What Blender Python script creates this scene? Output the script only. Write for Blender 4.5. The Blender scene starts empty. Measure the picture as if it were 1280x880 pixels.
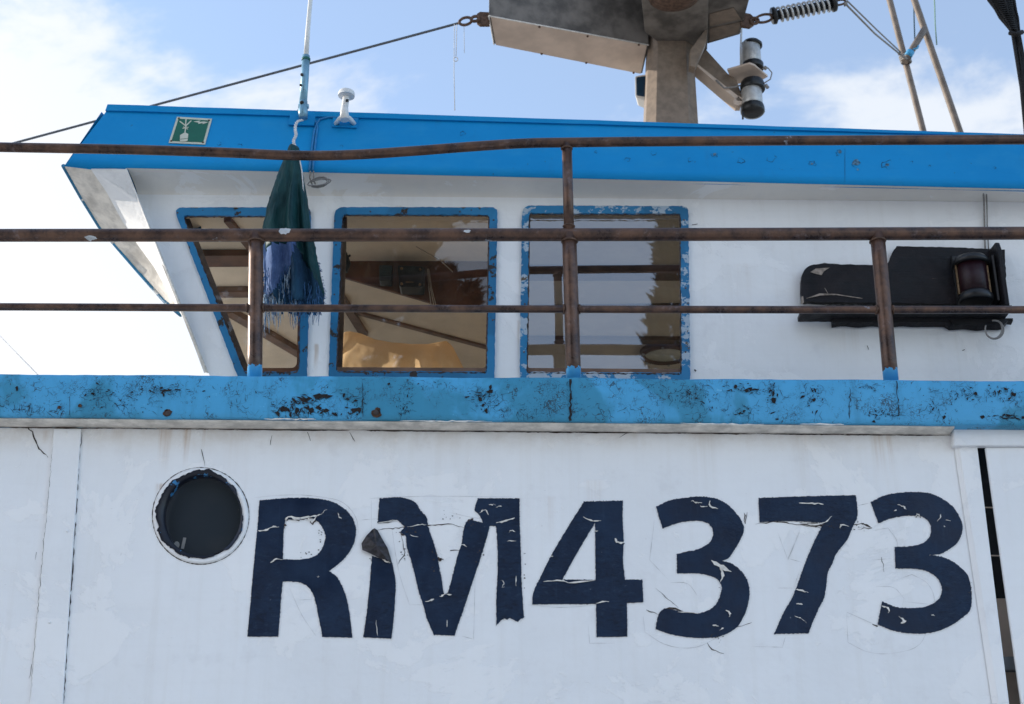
import bpy, bmesh, math, random
from mathutils import Vector, Matrix, noise as mnoise

R = random.Random(7)
D = bpy.data
scene = bpy.context.scene
COL = scene.collection

# ------------------------------------------------------------------ camera
PITCH = math.radians(22.0)
FPX = 1778.0
CAM = Vector((0.0, -4.4, 1.5))
FW = Vector((0, math.cos(PITCH), math.sin(PITCH)))
UP = Vector((0, -math.sin(PITCH), math.cos(PITCH)))
def ray(px, py): return FW * FPX + Vector((1, 0, 0)) * (px - 640) + UP * (440 - py)
def PY(px, py, Y):            # point of the world plane y = Y
    r = ray(px, py); return CAM + r * ((Y - CAM.y) / r.y)
def PZ(px, py, Z):            # point of the world plane z = Z
    r = ray(px, py); return CAM + r * ((Z - CAM.z) / r.z)
def PX(px, py, X):
    r = ray(px, py); return CAM + r * ((X - CAM.x) / r.x)
def mpp(px, py, Y):           # metres per pixel there
    r = ray(px, py); return (Y - CAM.y) / r.y

cd = D.cameras.new('camera'); cam = D.objects.new('camera', cd); COL.objects.link(cam)
cam.location = CAM; cam.rotation_euler = (math.pi / 2 + PITCH, 0, 0)
cd.sensor_width = 36; cd.lens = 36 * FPX / 1280; cd.clip_start = .05; cd.clip_end = 3000
cd.dof.use_dof = True; cd.dof.focus_distance = 4.75; cd.dof.aperture_fstop = 6.3
scene.camera = cam

# ------------------------------------------------------------------ node helpers
class NT:
    def __init__(s, name):
        s.m = D.materials.new(name); s.m.use_nodes = True; s.t = s.m.node_tree; s.t.nodes.clear()
        s.out = s.t.nodes.new('ShaderNodeOutputMaterial')
        s.co = s.t.nodes.new('ShaderNodeTexCoord').outputs['Object']
    def link(s, a, b): s.t.links.new(a, b)
    def node(s, typ, **k):
        n = s.t.nodes.new(typ)
        for a, v in k.items(): setattr(n, a, v)
        return n
    def put(s, sock, v):
        if v is None: return
        if isinstance(v, bpy.types.NodeSocket): s.link(v, sock)
        elif isinstance(v, (tuple, list)) and len(v) == 3 and sock.type == 'RGBA': sock.default_value = (*v, 1)
        else: sock.default_value = v
    def math(s, op, a, b=None, c=None, clamp=False):
        n = s.node('ShaderNodeMath', operation=op, use_clamp=clamp)
        s.put(n.inputs[0], a); s.put(n.inputs[1], b); s.put(n.inputs[2], c); return n.outputs[0]
    def map(s, loc=(0, 0, 0), scale=(1, 1, 1), rot=(0, 0, 0), co=None):
        n = s.node('ShaderNodeMapping'); s.link(co or s.co, n.inputs[0])
        n.inputs[1].default_value = loc; n.inputs[2].default_value = rot; n.inputs[3].default_value = scale
        return n.outputs[0]
    def noise(s, scale, detail=4, rough=.55, co=None, dist=0, color=False):
        n = s.node('ShaderNodeTexNoise'); s.link(co or s.co, n.inputs['Vector'])
        n.inputs['Scale'].default_value = scale; n.inputs['Detail'].default_value = detail
        n.inputs['Roughness'].default_value = rough; n.inputs['Distortion'].default_value = dist
        return n.outputs['Color' if color else 'Fac']
    def vor(s, scale, feature='DISTANCE_TO_EDGE', co=None, rnd=1):
        n = s.node('ShaderNodeTexVoronoi', feature=feature); s.link(co or s.co, n.inputs['Vector'])
        n.inputs['Scale'].default_value = scale; n.inputs['Randomness'].default_value = rnd
        return n.outputs['Distance']
    def ss(s, v, a, b, lo=0, hi=1):
        n = s.node('ShaderNodeMapRange', interpolation_type='SMOOTHSTEP')
        s.put(n.inputs[0], v); 
        for i, x in ((1, a), (2, b), (3, lo), (4, hi)): n.inputs[i].default_value = x
        return n.outputs[0]
    def mix(s, f, a, b, mode='MIX'):
        n = s.node('ShaderNodeMix', data_type='RGBA', blend_type=mode)
        s.put(n.inputs[0], f); s.put(n.inputs[6], a); s.put(n.inputs[7], b); return n.outputs[2]
    def warp(s, amt, scale, co=None):
        n = s.node('ShaderNodeVectorMath', operation='MULTIPLY_ADD')
        c = s.noise(scale, 3, color=True)
        s.link(c, n.inputs[0]); n.inputs[1].default_value = (amt,) * 3; s.link(co or s.co, n.inputs[2])
        return n.outputs[0]
    def sep(s, co=None):
        n = s.node('ShaderNodeSeparateXYZ'); s.link(co or s.co, n.inputs[0]); return n.outputs
    def bump(s, h, strength=.3, dist=.002, nrm=None):
        n = s.node('ShaderNodeBump'); s.put(n.inputs['Height'], h)
        n.inputs['Strength'].default_value = strength; n.inputs['Distance'].default_value = dist
        if nrm: s.link(nrm, n.inputs['Normal'])
        return n.outputs[0]
    def bsdf(s, color, rough=.5, metal=0, nrm=None, spec=.5, **kw):
        p = s.node('ShaderNodeBsdfPrincipled')
        s.put(p.inputs['Base Color'], color); s.put(p.inputs['Roughness'], rough); s.put(p.inputs['Metallic'], metal)
        s.put(p.inputs['Specular IOR Level'], spec)
        if nrm: s.link(nrm, p.inputs['Normal'])
        for k, v in kw.items(): s.put(p.inputs[k.replace('_', ' ')], v)
        s.link(p.outputs[0], s.out.inputs[0]); return s.m

def simple(name, c, rough=.5, metal=0, var=.15, scale=20, bump=.15, bd=.002, spec=.4):
    n = NT(name); f = n.noise(scale, 5, .6)
    d = tuple(x * (1 - var) for x in c); l = tuple(min(1, x * (1 + var)) for x in c)
    col = n.mix(n.ss(f, .3, .7), d, l)
    return n.bsdf(col, rough, metal, n.bump(f, bump, bd), spec)

M = {}
# --- weathered white hull paint
def hull_mat(name, streaks=(), tint=(.90, .92, .945), grime=None):
    n = NT(name)
    big = n.noise(1.7, 5, .6); mid = n.noise(9, 6, .65); fine = n.noise(90, 4, .6)
    drip = n.noise(1, 5, .6, co=n.map(scale=(22, 22, .9)))
    c = n.mix(n.ss(big, .3, .7), tuple(x * .93 for x in tint), tint)
    c = n.mix(n.math('MULTIPLY', n.ss(drip, .46, .78), .20), c, (.68, .66, .62))
    br = n.noise(1, 4, .6, co=n.map(scale=(3, 3, 55)))
    c = n.mix(n.math('MULTIPLY', n.ss(br, .5, .75), .07), c, (.70, .71, .74))
    c = n.mix(n.math('MULTIPLY', n.ss(mid, .55, .75), .35), c, (.70, .70, .72))
    # overpainted patches, hard ragged edges
    patch = n.ss(n.noise(2.6, 8, .68, dist=.6), .535, .55)
    c = n.mix(n.math('MULTIPLY', patch, .45), c, (.95, .955, .96))
    # scuffs: small dark scratches
    sc = n.ss(n.noise(1, 3, .5, co=n.map(scale=(60, 60, 240), rot=(0, .5, 0))), .70, .76)
    sc = n.math('MULTIPLY', sc, n.ss(n.noise(3.1, 3), .55, .66))
    c = n.mix(n.math('MULTIPLY', sc, .5), c, (.34, .33, .34))
    dirt = n.math('MULTIPLY', n.ss(n.noise(34, 8, .75), .64, .72), n.ss(n.noise(2.3, 3, co=n.map(loc=(4, 2, 9))), .5, .68))
    c = n.mix(n.math('MULTIPLY', dirt, .55), c, (.40, .38, .36))
    spk = n.ss(n.vor(70, 'F1'), .045, .02)
    spk = n.math('MULTIPLY', spk, n.ss(n.noise(5, 2), .56, .64))
    c = n.mix(n.math('MULTIPLY', spk, .6), c, (.25, .22, .2))
    xyz = n.sep(n.warp(.012, 14))
    if grime is not None:
        g = n.ss(n.math('SUBTRACT', grime, xyz[2]), .10, -.01); g2 = n.math('MULTIPLY', g, n.ss(n.noise(7, 5, .7), .35, .65, .25, 1))
        c = n.mix(n.math('MULTIPLY', g2, .45), c, (.50, .42, .33))
    for (x, w, z0, ln, st) in streaks:
        ax = n.math('ABSOLUTE', n.math('SUBTRACT', xyz[0], x))
        m = n.ss(ax, w, w * .25)
        zz = n.math('SUBTRACT', z0, xyz[2])
        m = n.math('MULTIPLY', m, n.ss(zz, ln, 0)); m = n.math('MULTIPLY', m, n.ss(zz, -.012, 0))
        m = n.math('MULTIPLY', m, n.ss(n.noise(1, 3, co=n.map(scale=(120, 120, 3))), .35, .65, .35, 1))
        c = n.mix(n.math('MULTIPLY', m, st), c, (.42, .25, .12))
    h = n.math('ADD', n.math('MULTIPLY', big, 2.5), n.math('ADD', n.math('MULTIPLY', mid, .35), n.math('MULTIPLY', fine, .06)))
    h = n.math('ADD', h, n.math('MULTIPLY', patch, .10))
    h = n.math('ADD', h, n.math('MULTIPLY', drip, .12))
    return n.bsdf(c, n.ss(mid, .3, .7, .42, .6), 0, n.bump(h, .6, .011), .35)

# --- crackled blue paint on timber
def blue_mat(name, crack=1.0, a=(.05, .33, .60), b=(.028, .225, .40), patchscale=2.2, chips=(.60, .66), under=(.02, .017, .016), fleck=None, rough=.45):
    n = NT(name)
    w = n.warp(.05, 9)
    pm = n.ss(n.noise(patchscale, 6, .5, dist=.4), .46, .50)
    c = n.mix(pm, b, a)
    c = n.mix(n.ss(n.noise(7, 6, .7), .35, .75, 0, .18), c, tuple(x * .72 for x in b))
    if crack > 0:
        zone = n.noise(3.2, 4, .6, co=n.map(loc=(3, 0, 5), scale=(1, 1, 1.6)))
        zone2 = n.ss(zone, .34, .56, .18, 1)
        wv = n.warp(.055, 30)
        e1 = n.vor(40, co=n.map(co=wv, scale=(1, 1, .8))); e2 = n.vor(95, co=wv)
        thick = n.math('MULTIPLY', n.ss(n.noise(14, 5, .7), .46, .85), .105)
        l1 = n.math('GREATER_THAN', n.math('MULTIPLY', thick, zone2), e1)
        l2 = n.math('GREATER_THAN', n.math('MULTIPLY', n.ss(n.noise(11, 4, .7, co=n.map(loc=(7, 7, 1))), .5, .8), n.math('MULTIPLY', zone2, .15)), e2)
        chip = n.math('MULTIPLY', n.ss(n.noise(26, 6, .62, co=n.map(scale=(.7, 1, 1.5))), chips[0], chips[0] + .012), n.ss(zone, .53, .60))
        lines = n.math('MAXIMUM', n.math('MULTIPLY', n.math('MAXIMUM', l1, l2), .75), n.math('MULTIPLY', chip, 0.0))
        lines = n.math('MULTIPLY', lines, crack)
    else:
        lines = n.ss(n.noise(16, 7, .66), chips[0], chips[1])
    if fleck:
        fl = n.ss(n.noise(13, 7, .68, co=n.map(loc=(2, 8, 3), scale=(1, 1, 1.3))), fleck[1], fleck[1] + .015)
        c = n.mix(fl, c, fleck[0])
    c2 = n.mix(lines, c, under)
    gr = n.ss(n.noise(1, 4, .6, co=n.map(scale=(30, 30, 2))), .5, .8, 0, .3)
    c2 = n.mix(gr, c2, tuple(x * .6 for x in b))
    h = n.math('SUBTRACT', n.math('ADD', n.math('MULTIPLY', n.noise(20, 5, .6), .5), n.math('MULTIPLY', pm, .35)), n.math('MULTIPLY', lines, 1.2))
    return n.bsdf(c2, rough, 0, n.bump(h, .6, .002), .4)

def fascia_mat():
    n = NT('roof blue paint')
    c = n.mix(n.ss(n.noise(2.0, 5, .6), .3, .7), (.003, .235, .55), (.006, .265, .60))
    c = n.mix(n.ss(n.noise(1, 5, .7, co=n.map(scale=(18, 18, 2))), .55, .85, 0, .35), c, (.02, .16, .36))
    c = n.mix(n.ss(n.noise(5, 8, .68, co=n.map(scale=(1, 1, 2))), .48, .72, 0, .45), c, (.022, .29, .58))
    c = n.mix(n.ss(n.noise(1, 6, .7, co=n.map(scale=(5, 5, 60))), .55, .8, 0, .3), c, (.006, .18, .42))
    sp = n.math('MULTIPLY', n.ss(n.noise(48, 6, .7), .66, .69), n.ss(n.noise(3, 3), .48, .56))
    c = n.mix(sp, c, (.03, .10, .18))
    h = n.math('ADD', n.noise(3, 4, .5), n.math('MULTIPLY', n.noise(60, 4, .6), .06))
    return n.bsdf(c, .55, 0, n.bump(h, .5, .012), .15)

def steel_mat(name, paint=False, dark=(.045, .027, .023), mid=(.155, .082, .052), hi=(.23, .18, .18)):
    n = NT(name)
    a = n.noise(11, 7, .7); b = n.noise(80, 5, .7)
    c = n.mix(n.ss(a, .35, .68), dark, mid)
    c = n.mix(n.ss(n.noise(26, 6, .72), .55, .75, 0, .6), c, hi)
    c = n.mix(n.ss(b, .60, .70, 0, .6), c, (.03, .022, .02))
    m = .35
    wp = n.ss(n.noise(7.3, 5, .7, co=n.map(loc=(1, 3, 8))), .685, .695)
    c = n.mix(n.math('MULTIPLY', wp, .7), c, (.32, .33, .36))
    if paint:
        z = n.math('ADD', n.sep()[2], n.math('MULTIPLY', n.math('SUBTRACT', n.noise(45, 3), .5), .06))
        pm = n.ss(z, .029, .027)
        c = n.mix(pm, c, (.07, .36, .66))
    return n.bsdf(c, n.ss(a, .3, .7, .24, .46), m, n.bump(n.math('ADD', a, n.math('MULTIPLY', b, .5)), .4, .0012), .5)

def glass_mat(name, refl, tint=(.8, .84, .84), dirt=.12, gl=(.70, .84, 1)):
    n = NT(name)
    g = n.node('ShaderNodeBsdfGlossy'); g.inputs['Roughness'].default_value = .012; n.put(g.inputs['Color'], gl)
    bn = n.bump(n.noise(1.8, 2), .12, .01); n.link(bn, g.inputs['Normal'])
    t = n.node('ShaderNodeBsdfTransparent'); n.put(t.inputs['Color'], tint)
    m = n.node('ShaderNodeMixShader')
    lw = n.node('ShaderNodeFresnel'); lw.inputs[0].default_value = 1.5
    n.put(m.inputs[0], n.math('ADD', lw.outputs[0], refl, clamp=True)); n.link(t.outputs[0], m.inputs[1]); n.link(g.outputs[0], m.inputs[2])
    d = n.node('ShaderNodeBsdfDiffuse'); n.put(d.inputs['Color'], (.55, .54, .5))
    m2 = n.node('ShaderNodeMixShader')
    s1 = n.math('MULTIPLY', n.ss(n.noise(22, 8, .75), .56, .72), n.ss(n.noise(3, 3), .48, .66))
    dm = n.math('ADD', n.math('MULTIPLY', s1, dirt * 3), n.ss(n.noise(1, 4, co=n.map(scale=(25, 25, 3))), .45, .8, .01, dirt))
    n.put(m2.inputs[0], dm); n.link(m.outputs[0], m2.inputs[1]); n.link(d.outputs[0], m2.inputs[2])
    n.link(m2.outputs[0], n.out.inputs[0]); return n.m

def letter_mat():
    n = NT('navy vinyl paint')
    a = n.noise(8, 6, .65); 
    wr = n.noise(1, 5, .62, co=n.map(co=n.warp(.02, 12), scale=(45, 45, 110)))
    c = n.mix(n.ss(a, .3, .7), (.006, .015, .039), (.010, .027, .064))
    c = n.mix(n.ss(n.noise(1, 5, .7, co=n.map(scale=(60, 60, 5))), .55, .8, 0, .35), c, (.03, .06, .12))
    fl = n.math('MULTIPLY', n.ss(n.noise(55, 6, .72), .68, .70), n.ss(n.noise(5, 3), .5, .6))
    c = n.mix(fl, c, (.35, .37, .42))
    zone = n.ss(n.noise(3.5, 2, co=n.map(loc=(3, 1, 1))), .42, .6, .15, 1)
    h = n.math('ADD', n.math('MULTIPLY', n.math('MULTIPLY', wr, zone), .8), n.math('MULTIPLY', n.noise(14, 3), .8))
    c = n.mix(n.math('MULTIPLY', n.ss(wr, .52, .66), n.math('MULTIPLY', zone, .5)), c, (.004, .008, .018))  # dark wrinkle shading painted into the navy
    c = n.mix(n.math('MULTIPLY', n.ss(wr, .42, .34), n.math('MULTIPLY', zone, .35)), c, (.03, .055, .10))  # pale gloss streaks painted in along the wrinkles
    c = n.mix(n.ss(n.noise(2.6, 5, .6), .5, .7, 0, .4), c, (.016, .037, .080))
    return n.bsdf(c, n.ss(a, .35, .65, .28, .5), 0, n.bump(h, .8, .006), .22)

def black_wood_mat():
    n = NT('flaking black paint')
    g = n.noise(1, 6, .7, co=n.map(scale=(6, 30, 60)))
    c = n.mix(n.ss(n.noise(9, 5, .6), .35, .7), (.008, .0085, .011), (.019, .016, .018))
    c = n.mix(n.math('MULTIPLY', n.ss(g, .64, .70), n.ss(n.noise(5, 4), .5, .62)), c, (.16, .12, .09))
    return n.bsdf(c, n.ss(n.noise(8, 5), .35, .65, .38, .65), 0, n.bump(n.math('ADD', g, n.noise(22, 6, .65)), .9, .005), .22)

M['hull_paint'] = None  # made below, once the streak places are known
M['cap'] = blue_mat('cracked blue timber paint', a=(.070, .38, .68), b=(.040, .27, .45), fleck=((.13, .47, .76), .66))
M['fascia'] = fascia_mat()
M['frame'] = blue_mat('chipped blue frame paint', crack=0, a=(.02, .20, .42), b=(.014, .15, .32), chips=(.605, .615), fleck=((.36, .45, .52), .66), under=(.03, .025, .022))
M['frame_worn'] = blue_mat('worn blue frame paint', crack=0, a=(.02, .20, .42), b=(.014, .15, .32), chips=(.615, .625), fleck=((.38, .47, .56), .53), under=(.12, .09, .06))
M['frame_plain'] = blue_mat('thin blue edge paint', crack=.3, a=(.03, .22, .42), b=(.02, .17, .32), fleck=((.6, .62, .62), .58))
M['steel'] = steel_mat('brown weathered steel')
M['post'] = steel_mat('brown weathered steel post', True)
M['letter'] = letter_mat()
M['blackwood'] = black_wood_mat()
M['loss'] = simple('bare dark timber', (.016, .014, .014), .9, var=.5, scale=60, bump=.5)
M['crack'] = simple('dark crack', (.05, .04, .038), .9, var=.5, bump=0)  # dark tone for cracks, specks, sealant and bolt heads
M['softcrack'] = simple('thin paint ridge', (.56, .56, .57), .9, var=.4, bump=0)
M['rustmark'] = simple('rust stain', (.06, .032, .02), .9, var=.8, scale=60, bump=.5)
M['flake'] = simple('curled paint flake', (.72, .70, .66), .6, var=.15, scale=60)
M['flap'] = simple('lifted navy and brown vinyl', (.022, .021, .028), .4, var=.9, scale=70, bump=.9)
M['darkflake_shadow'] = simple('lifted brown flake and flake shadow', (.05, .035, .03), .6, var=.8, scale=70, bump=.8)  # brown flakes, and the painted shadows beside the pale ones
M['grime'] = simple('grimy off white paint', (.72, .68, .62), .7, var=.25, scale=14, bump=.3)
M['batten'] = None
M['mast'] = simple('grey brown mast paint', (.215, .165, .125), .55, var=.18, scale=24, bump=.5, bd=.0015)
M['mastdark'] = simple('dark stained metal', (.135, .12, .105), .5, var=.45, scale=9, bump=.4)
M['boxunder'] = simple('tan box underside paint', (.62, .50, .41), .6, var=.12, scale=7)
M['white_plastic'] = simple('white plastic', (.74, .74, .72), .4, var=.06)
M['black_plastic'] = simple('black plastic', (.014, .015, .017), .35, var=.3)
M['alu'] = simple('dull aluminium', (.50, .50, .49), .4, .4, var=.15, scale=40)
M['paleblue'] = steel_mat('pale blue painted tube', False, (.16, .32, .42), (.22, .42, .55), (.35, .48, .55))
M['rope'] = simple('off white rope', (.62, .62, .62), .8, var=.2, scale=120, bump=.5)
M['wire'] = simple('grey stay wire', (.10, .105, .115), .45, .4, var=.2, scale=90)
M['greyrope'] = simple('grey rope', (.27, .26, .25), .85, var=.25, scale=150, bump=.6)
M['pole'] = simple('tan galvanised pole', (.19, .155, .13), .6, .1, var=.22, scale=18, bump=.3)
M['ceiling'] = simple('cream cabin ceiling', (.84, .75, .62), .6, var=.08, scale=5)
M['wood'] = simple('brown varnished wood', (.125, .05, .024), .4, var=.35, scale=9, bump=.2)
M['darkwood'] = simple('dark wood trim', (.17, .10, .07), .4, var=.35, scale=9)
M['bluecable'] = simple('blue painted cable', (.02, .2, .46), .5, var=.2)
M['green'] = simple('safety green', (.004, .115, .07), .4, var=.06, bump=.02)
M['signwhite'] = simple('aged sign white', (.56, .57, .47), .5, var=.06)
M['copper'] = simple('brass edge', (.20, .13, .07), .5, .4, var=.4, scale=80)
M['net'] = simple('black netting', (.010, .010, .011), .8, var=.3, scale=80)
M['rust'] = simple('rusted iron', (.11, .065, .045), .7, .2, var=.4, scale=50, bump=.6)

def red_lens():
    n = NT('dark red ribbed lens')
    z = n.sep()[2]
    h = n.math('SINE', n.math('MULTIPLY', z, 1200))
    c = n.mix(n.ss(h, -1, 1), (.012, .003, .006), (.028, .007, .012))
    return n.bsdf(c, .35, 0, n.bump(h, .4, .001), .4)
M['lens'] = red_lens()
def cloth(name, c, c2, scale=160, rough=.85, trans=0):
    n = NT(name)
    wv = n.math('MULTIPLY', n.noise(1, 3, co=n.map(scale=(scale * 4, scale, scale * .3))), 1)
    a = n.noise(6, 5, .6)
    col = n.mix(n.ss(a, .3, .7), c, c2)
    col = n.mix(n.ss(wv, .5, .8, 0, .35), col, tuple(min(1, x * 2 + .02) for x in c2))
    n.bsdf(col, rough, 0, n.bump(n.math('ADD', wv, a), .5, .003), .2)
    if trans:
        p = n.out.inputs[0].links[0].from_socket
        t = n.node('ShaderNodeBsdfTranslucent'); n.put(t.inputs[0], c2)
        m = n.node('ShaderNodeMixShader'); m.inputs[0].default_value = trans
        n.link(p, m.inputs[1]); n.link(t.outputs[0], m.inputs[2]); n.link(m.outputs[0], n.out.inputs[0])
    return n.m
M['tarp'] = cloth('dark green tarpaulin', (.006, .035, .042), (.016, .075, .080), 60, .5, .15)
M['denim'] = cloth('torn blue cloth', (.05, .09, .21), (.13, .21, .40), 140)
M['navycloth'] = cloth('dark blue cloth', (.008, .028, .06), (.018, .065, .12), 140)
M['fringe'] = simple('frayed pale threads', (.30, .40, .50), .9, var=.5, scale=90)
M['fringeblue'] = simple('frayed blue threads', (.035, .11, .24), .9, var=.5, scale=90)
M['yellow'] = cloth('ochre cloth', (.84, .60, .34), (.90, .68, .42), 90, .8, .5)

# ------------------------------------------------------------------ mesh builder
class MB:
    def __init__(s): s.v = []; s.f = []; s.mi = []; s.sm = []
    def face(s, idx, mi=0, sm=False): s.f.append(idx); s.mi.append(mi); s.sm.append(sm)
    def quad(s, a, b, c, d, mi=0):
        k = len(s.v); s.v += [Vector(a), Vector(b), Vector(c), Vector(d)]; s.face((k, k + 1, k + 2, k + 3), mi); return s
    def poly(s, pts, mi=0):
        k = len(s.v); s.v += [Vector(p) for p in pts]; s.face(tuple(range(k, k + len(pts))), mi); return s
    def loft(s, rings, closed=True, caps=True, mi=0, sm=True):
        n = len(rings[0]); k = len(s.v)
        for r in rings: s.v += [Vector(p) for p in r]
        for i in range(len(rings) - 1):
            for j in range(n if closed else n - 1):
                a = k + i * n + j; b = k + i * n + (j + 1) % n
                s.face((a, b, b + n, a + n), mi, sm)
        if caps and closed:
            s.face(tuple(k + j for j in range(n))[::-1], mi); e = k + (len(rings) - 1) * n
            s.face(tuple(e + j for j in range(n)), mi)
        return s
    def box(s, lo, hi, mi=0):
        x0, y0, z0 = lo; x1, y1, z1 = hi
        return s.loft([[(x0, y0, z0), (x1, y0, z0), (x1, y1, z0), (x0, y1, z0)], [(x0, y0, z1), (x1, y0, z1), (x1, y1, z1), (x0, y1, z1)]], mi=mi, sm=False)
    def prism(s, pts, vec, mi=0):
        v = Vector(vec); return s.loft([[Vector(p) for p in pts], [Vector(p) + v for p in pts]], mi=mi, sm=False)
    def tube(s, path, r, seg=12, caps=True, mi=0, flat=None):
        path = [Vector(p) for p in path]; n = len(path)
        rr = r if isinstance(r, (list, tuple)) else [r] * n
        rings = []; ref = None
        for i, p in enumerate(path):
            t = (path[min(i + 1, n - 1)] - path[max(i - 1, 0)]).normalized()
            if ref is None: ref = t.orthogonal().normalized()
            ref = (ref - t * ref.dot(t))
            ref = ref.normalized() if ref.length > 1e-6 else t.orthogonal().normalized()
            b = t.cross(ref)
            rings.append([p + (ref * math.cos(2 * math.pi * j / seg) + b * math.sin(2 * math.pi * j / seg)) * rr[i] for j in range(seg)])
        return s.loft(rings, caps=caps, mi=mi)
    def lathe(s, prof, base, axis=(0, 0, 1), seg=24, mi=0, mis=None):
        base = Vector(base); ax = Vector(axis).normalized(); u = ax.orthogonal().normalized(); w = ax.cross(u)
        rings = [[base + ax * h + (u * math.cos(2 * math.pi * j / seg) + w * math.sin(2 * math.pi * j / seg)) * max(r, 1e-5) for j in range(seg)] for r, h in prof]
        if mis is None: return s.loft(rings, mi=mi)
        for i in range(len(rings) - 1): s.loft(rings[i:i + 2], caps=False, mi=mis[i])
        return s
    def ribbon(s, pts, w, nrm=(0, -1, 0), taper=True, jit=.0, mi=0):
        """thin flat strip through pts lying on a surface with normal nrm"""
        pts = [Vector(p) for p in pts]; N = Vector(nrm); k = len(s.v); n = len(pts)
        for i, p in enumerate(pts):
            t = (pts[min(i + 1, n - 1)] - pts[max(i - 1, 0)]).normalized(); sd = t.cross(N).normalized()
            ww = w * .5 * (R.uniform(1 - jit, 1 + jit)) * ((math.sin(math.pi * (i + .15) / (n - .7)) ** .5) if taper else 1)
            s.v += [p + sd * ww, p - sd * ww]
        for i in range(n - 1): s.face((k + 2 * i, k + 2 * i + 1, k + 2 * i + 3, k + 2 * i + 2), mi)
        return s
    def build(s, name, mats, parent=None, bevel=0, sharp=None, solid=0, subdiv=0, normals=True):
        off = ROOT.get(parent, Vector((0, 0, 0)))
        me = D.meshes.new(name); me.from_pydata([tuple(v - off) for v in s.v], [], s.f)
        mats = mats if isinstance(mats, (list, tuple)) else [mats]
        for m in mats: me.materials.append(m)
        for p, mi, sm in zip(me.polygons, s.mi, s.sm): p.material_index = mi; p.use_smooth = sm
        if normals:
            bm = bmesh.new(); bm.from_mesh(me); bmesh.ops.remove_doubles(bm, verts=bm.verts, dist=1e-6)
            bmesh.ops.recalc_face_normals(bm, faces=bm.faces); bm.to_mesh(me); bm.free()
        me.update()
        o = D.objects.new(name, me); COL.objects.link(o)
        if parent: o.parent = parent; ROOT[o] = off
        else: ROOT[o] = off
        if solid:
            md = o.modifiers.new('solid', 'SOLIDIFY'); md.thickness = solid; md.offset = 0
        if bevel:
            md = o.modifiers.new('bevel', 'BEVEL'); md.width = bevel; md.segments = 2; md.limit_method = 'ANGLE'; md.angle_limit = math.radians(40)
            md.harden_normals = False
        if subdiv:
            md = o.modifiers.new('sub', 'SUBSURF'); md.levels = subdiv; md.render_levels = subdiv
        return o
ROOT = {}
def build_each(mb, name, mats, parent=None, **k):
    par = list(range(len(mb.v)))
    def find(a):
        while par[a] != a: par[a] = par[par[a]]; a = par[a]
        return a
    for f in mb.f:
        for i in f[1:]: par[find(i)] = find(f[0])
    groups = {}
    for fi, f in enumerate(mb.f): groups.setdefault(find(f[0]), []).append(fi)
    out = []
    for g in groups.values():
        m2 = MB(); mp = {}
        for fi in g:
            idx = []
            for i in mb.f[fi]:
                if i not in mp: mp[i] = len(m2.v); m2.v.append(mb.v[i])
                idx.append(mp[i])
            m2.face(tuple(idx), mb.mi[fi], mb.sm[fi])
        out.append(m2.build(name, mats, parent, **k))
    return out
def thing(name, label, cat, loc, group=None):
    o = D.objects.new(name, None); COL.objects.link(o); o.location = loc; o.empty_display_size = .1
    ROOT[o] = Vector(loc); tag(o, label, cat, group); return o
def tag(o, label, cat, group=None):
    o['label'] = label; o['category'] = cat
    if group: o['group'] = group
def struct(o): o['kind'] = 'structure'; return o
def one(mb, name, mats, label, cat, group=None, origin=None, **k):
    """a thing that is one mesh, origin at its own base"""
    if origin is None:
        xs = [v.x for v in mb.v]; ys = [v.y for v in mb.v]; zs = [v.z for v in mb.v]
        origin = Vector(((min(xs) + max(xs)) / 2, (min(ys) + max(ys)) / 2, min(zs)))
    origin = Vector(origin)
    for i in range(len(mb.v)): mb.v[i] = mb.v[i] - origin
    o = mb.build(name, mats, None, **k); o.location = origin; tag(o, label, cat, group); return o

def smooth_poly(pts, closed=True, sub=5, corner=38):
    """Catmull-Rom through the points, keeping the sharp corners"""
    P = [Vector((p[0], p[1])) for p in pts]; n = len(P); out = []
    def is_corner(i):
        if not closed and (i == 0 or i == n - 1): return True
        a = P[i] - P[i - 1]; b = P[(i + 1) % n] - P[i]
        if a.length < 1e-9 or b.length < 1e-9: return True
        return abs(math.degrees(a.angle(b))) > corner
    cor = [is_corner(i) for i in range(n)]
    for i in range(n if closed else n - 1):
        p1 = P[i]; p2 = P[(i + 1) % n]; p0 = P[i - 1]; p3 = P[(i + 2) % n] if closed or i + 2 < n else p2
        L = (p2 - p1).length
        def tan(prev, cur, nxt, isc, fwd):
            if isc: return (p2 - p1)
            d1 = (cur - prev).length; d2 = (nxt - cur).length
            t = ((cur - prev) / max(d1, 1e-9) * d2 + (nxt - cur) / max(d2, 1e-9) * d1) / (d1 + d2)
            return t.normalized() * L
        m1 = tan(p0, p1, p2, cor[i], 1); m2 = tan(p1, p2, p3, cor[(i + 1) % n], 0)
        for k in range(sub):
            t = k / sub; t2 = t * t; t3 = t2 * t
            out.append((2 * t3 - 3 * t2 + 1) * p1 + (t3 - 2 * t2 + t) * m1 + (-2 * t3 + 3 * t2) * p2 + (t3 - t2) * m2)
    if not closed: out.append(P[-1])
    return out

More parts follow.
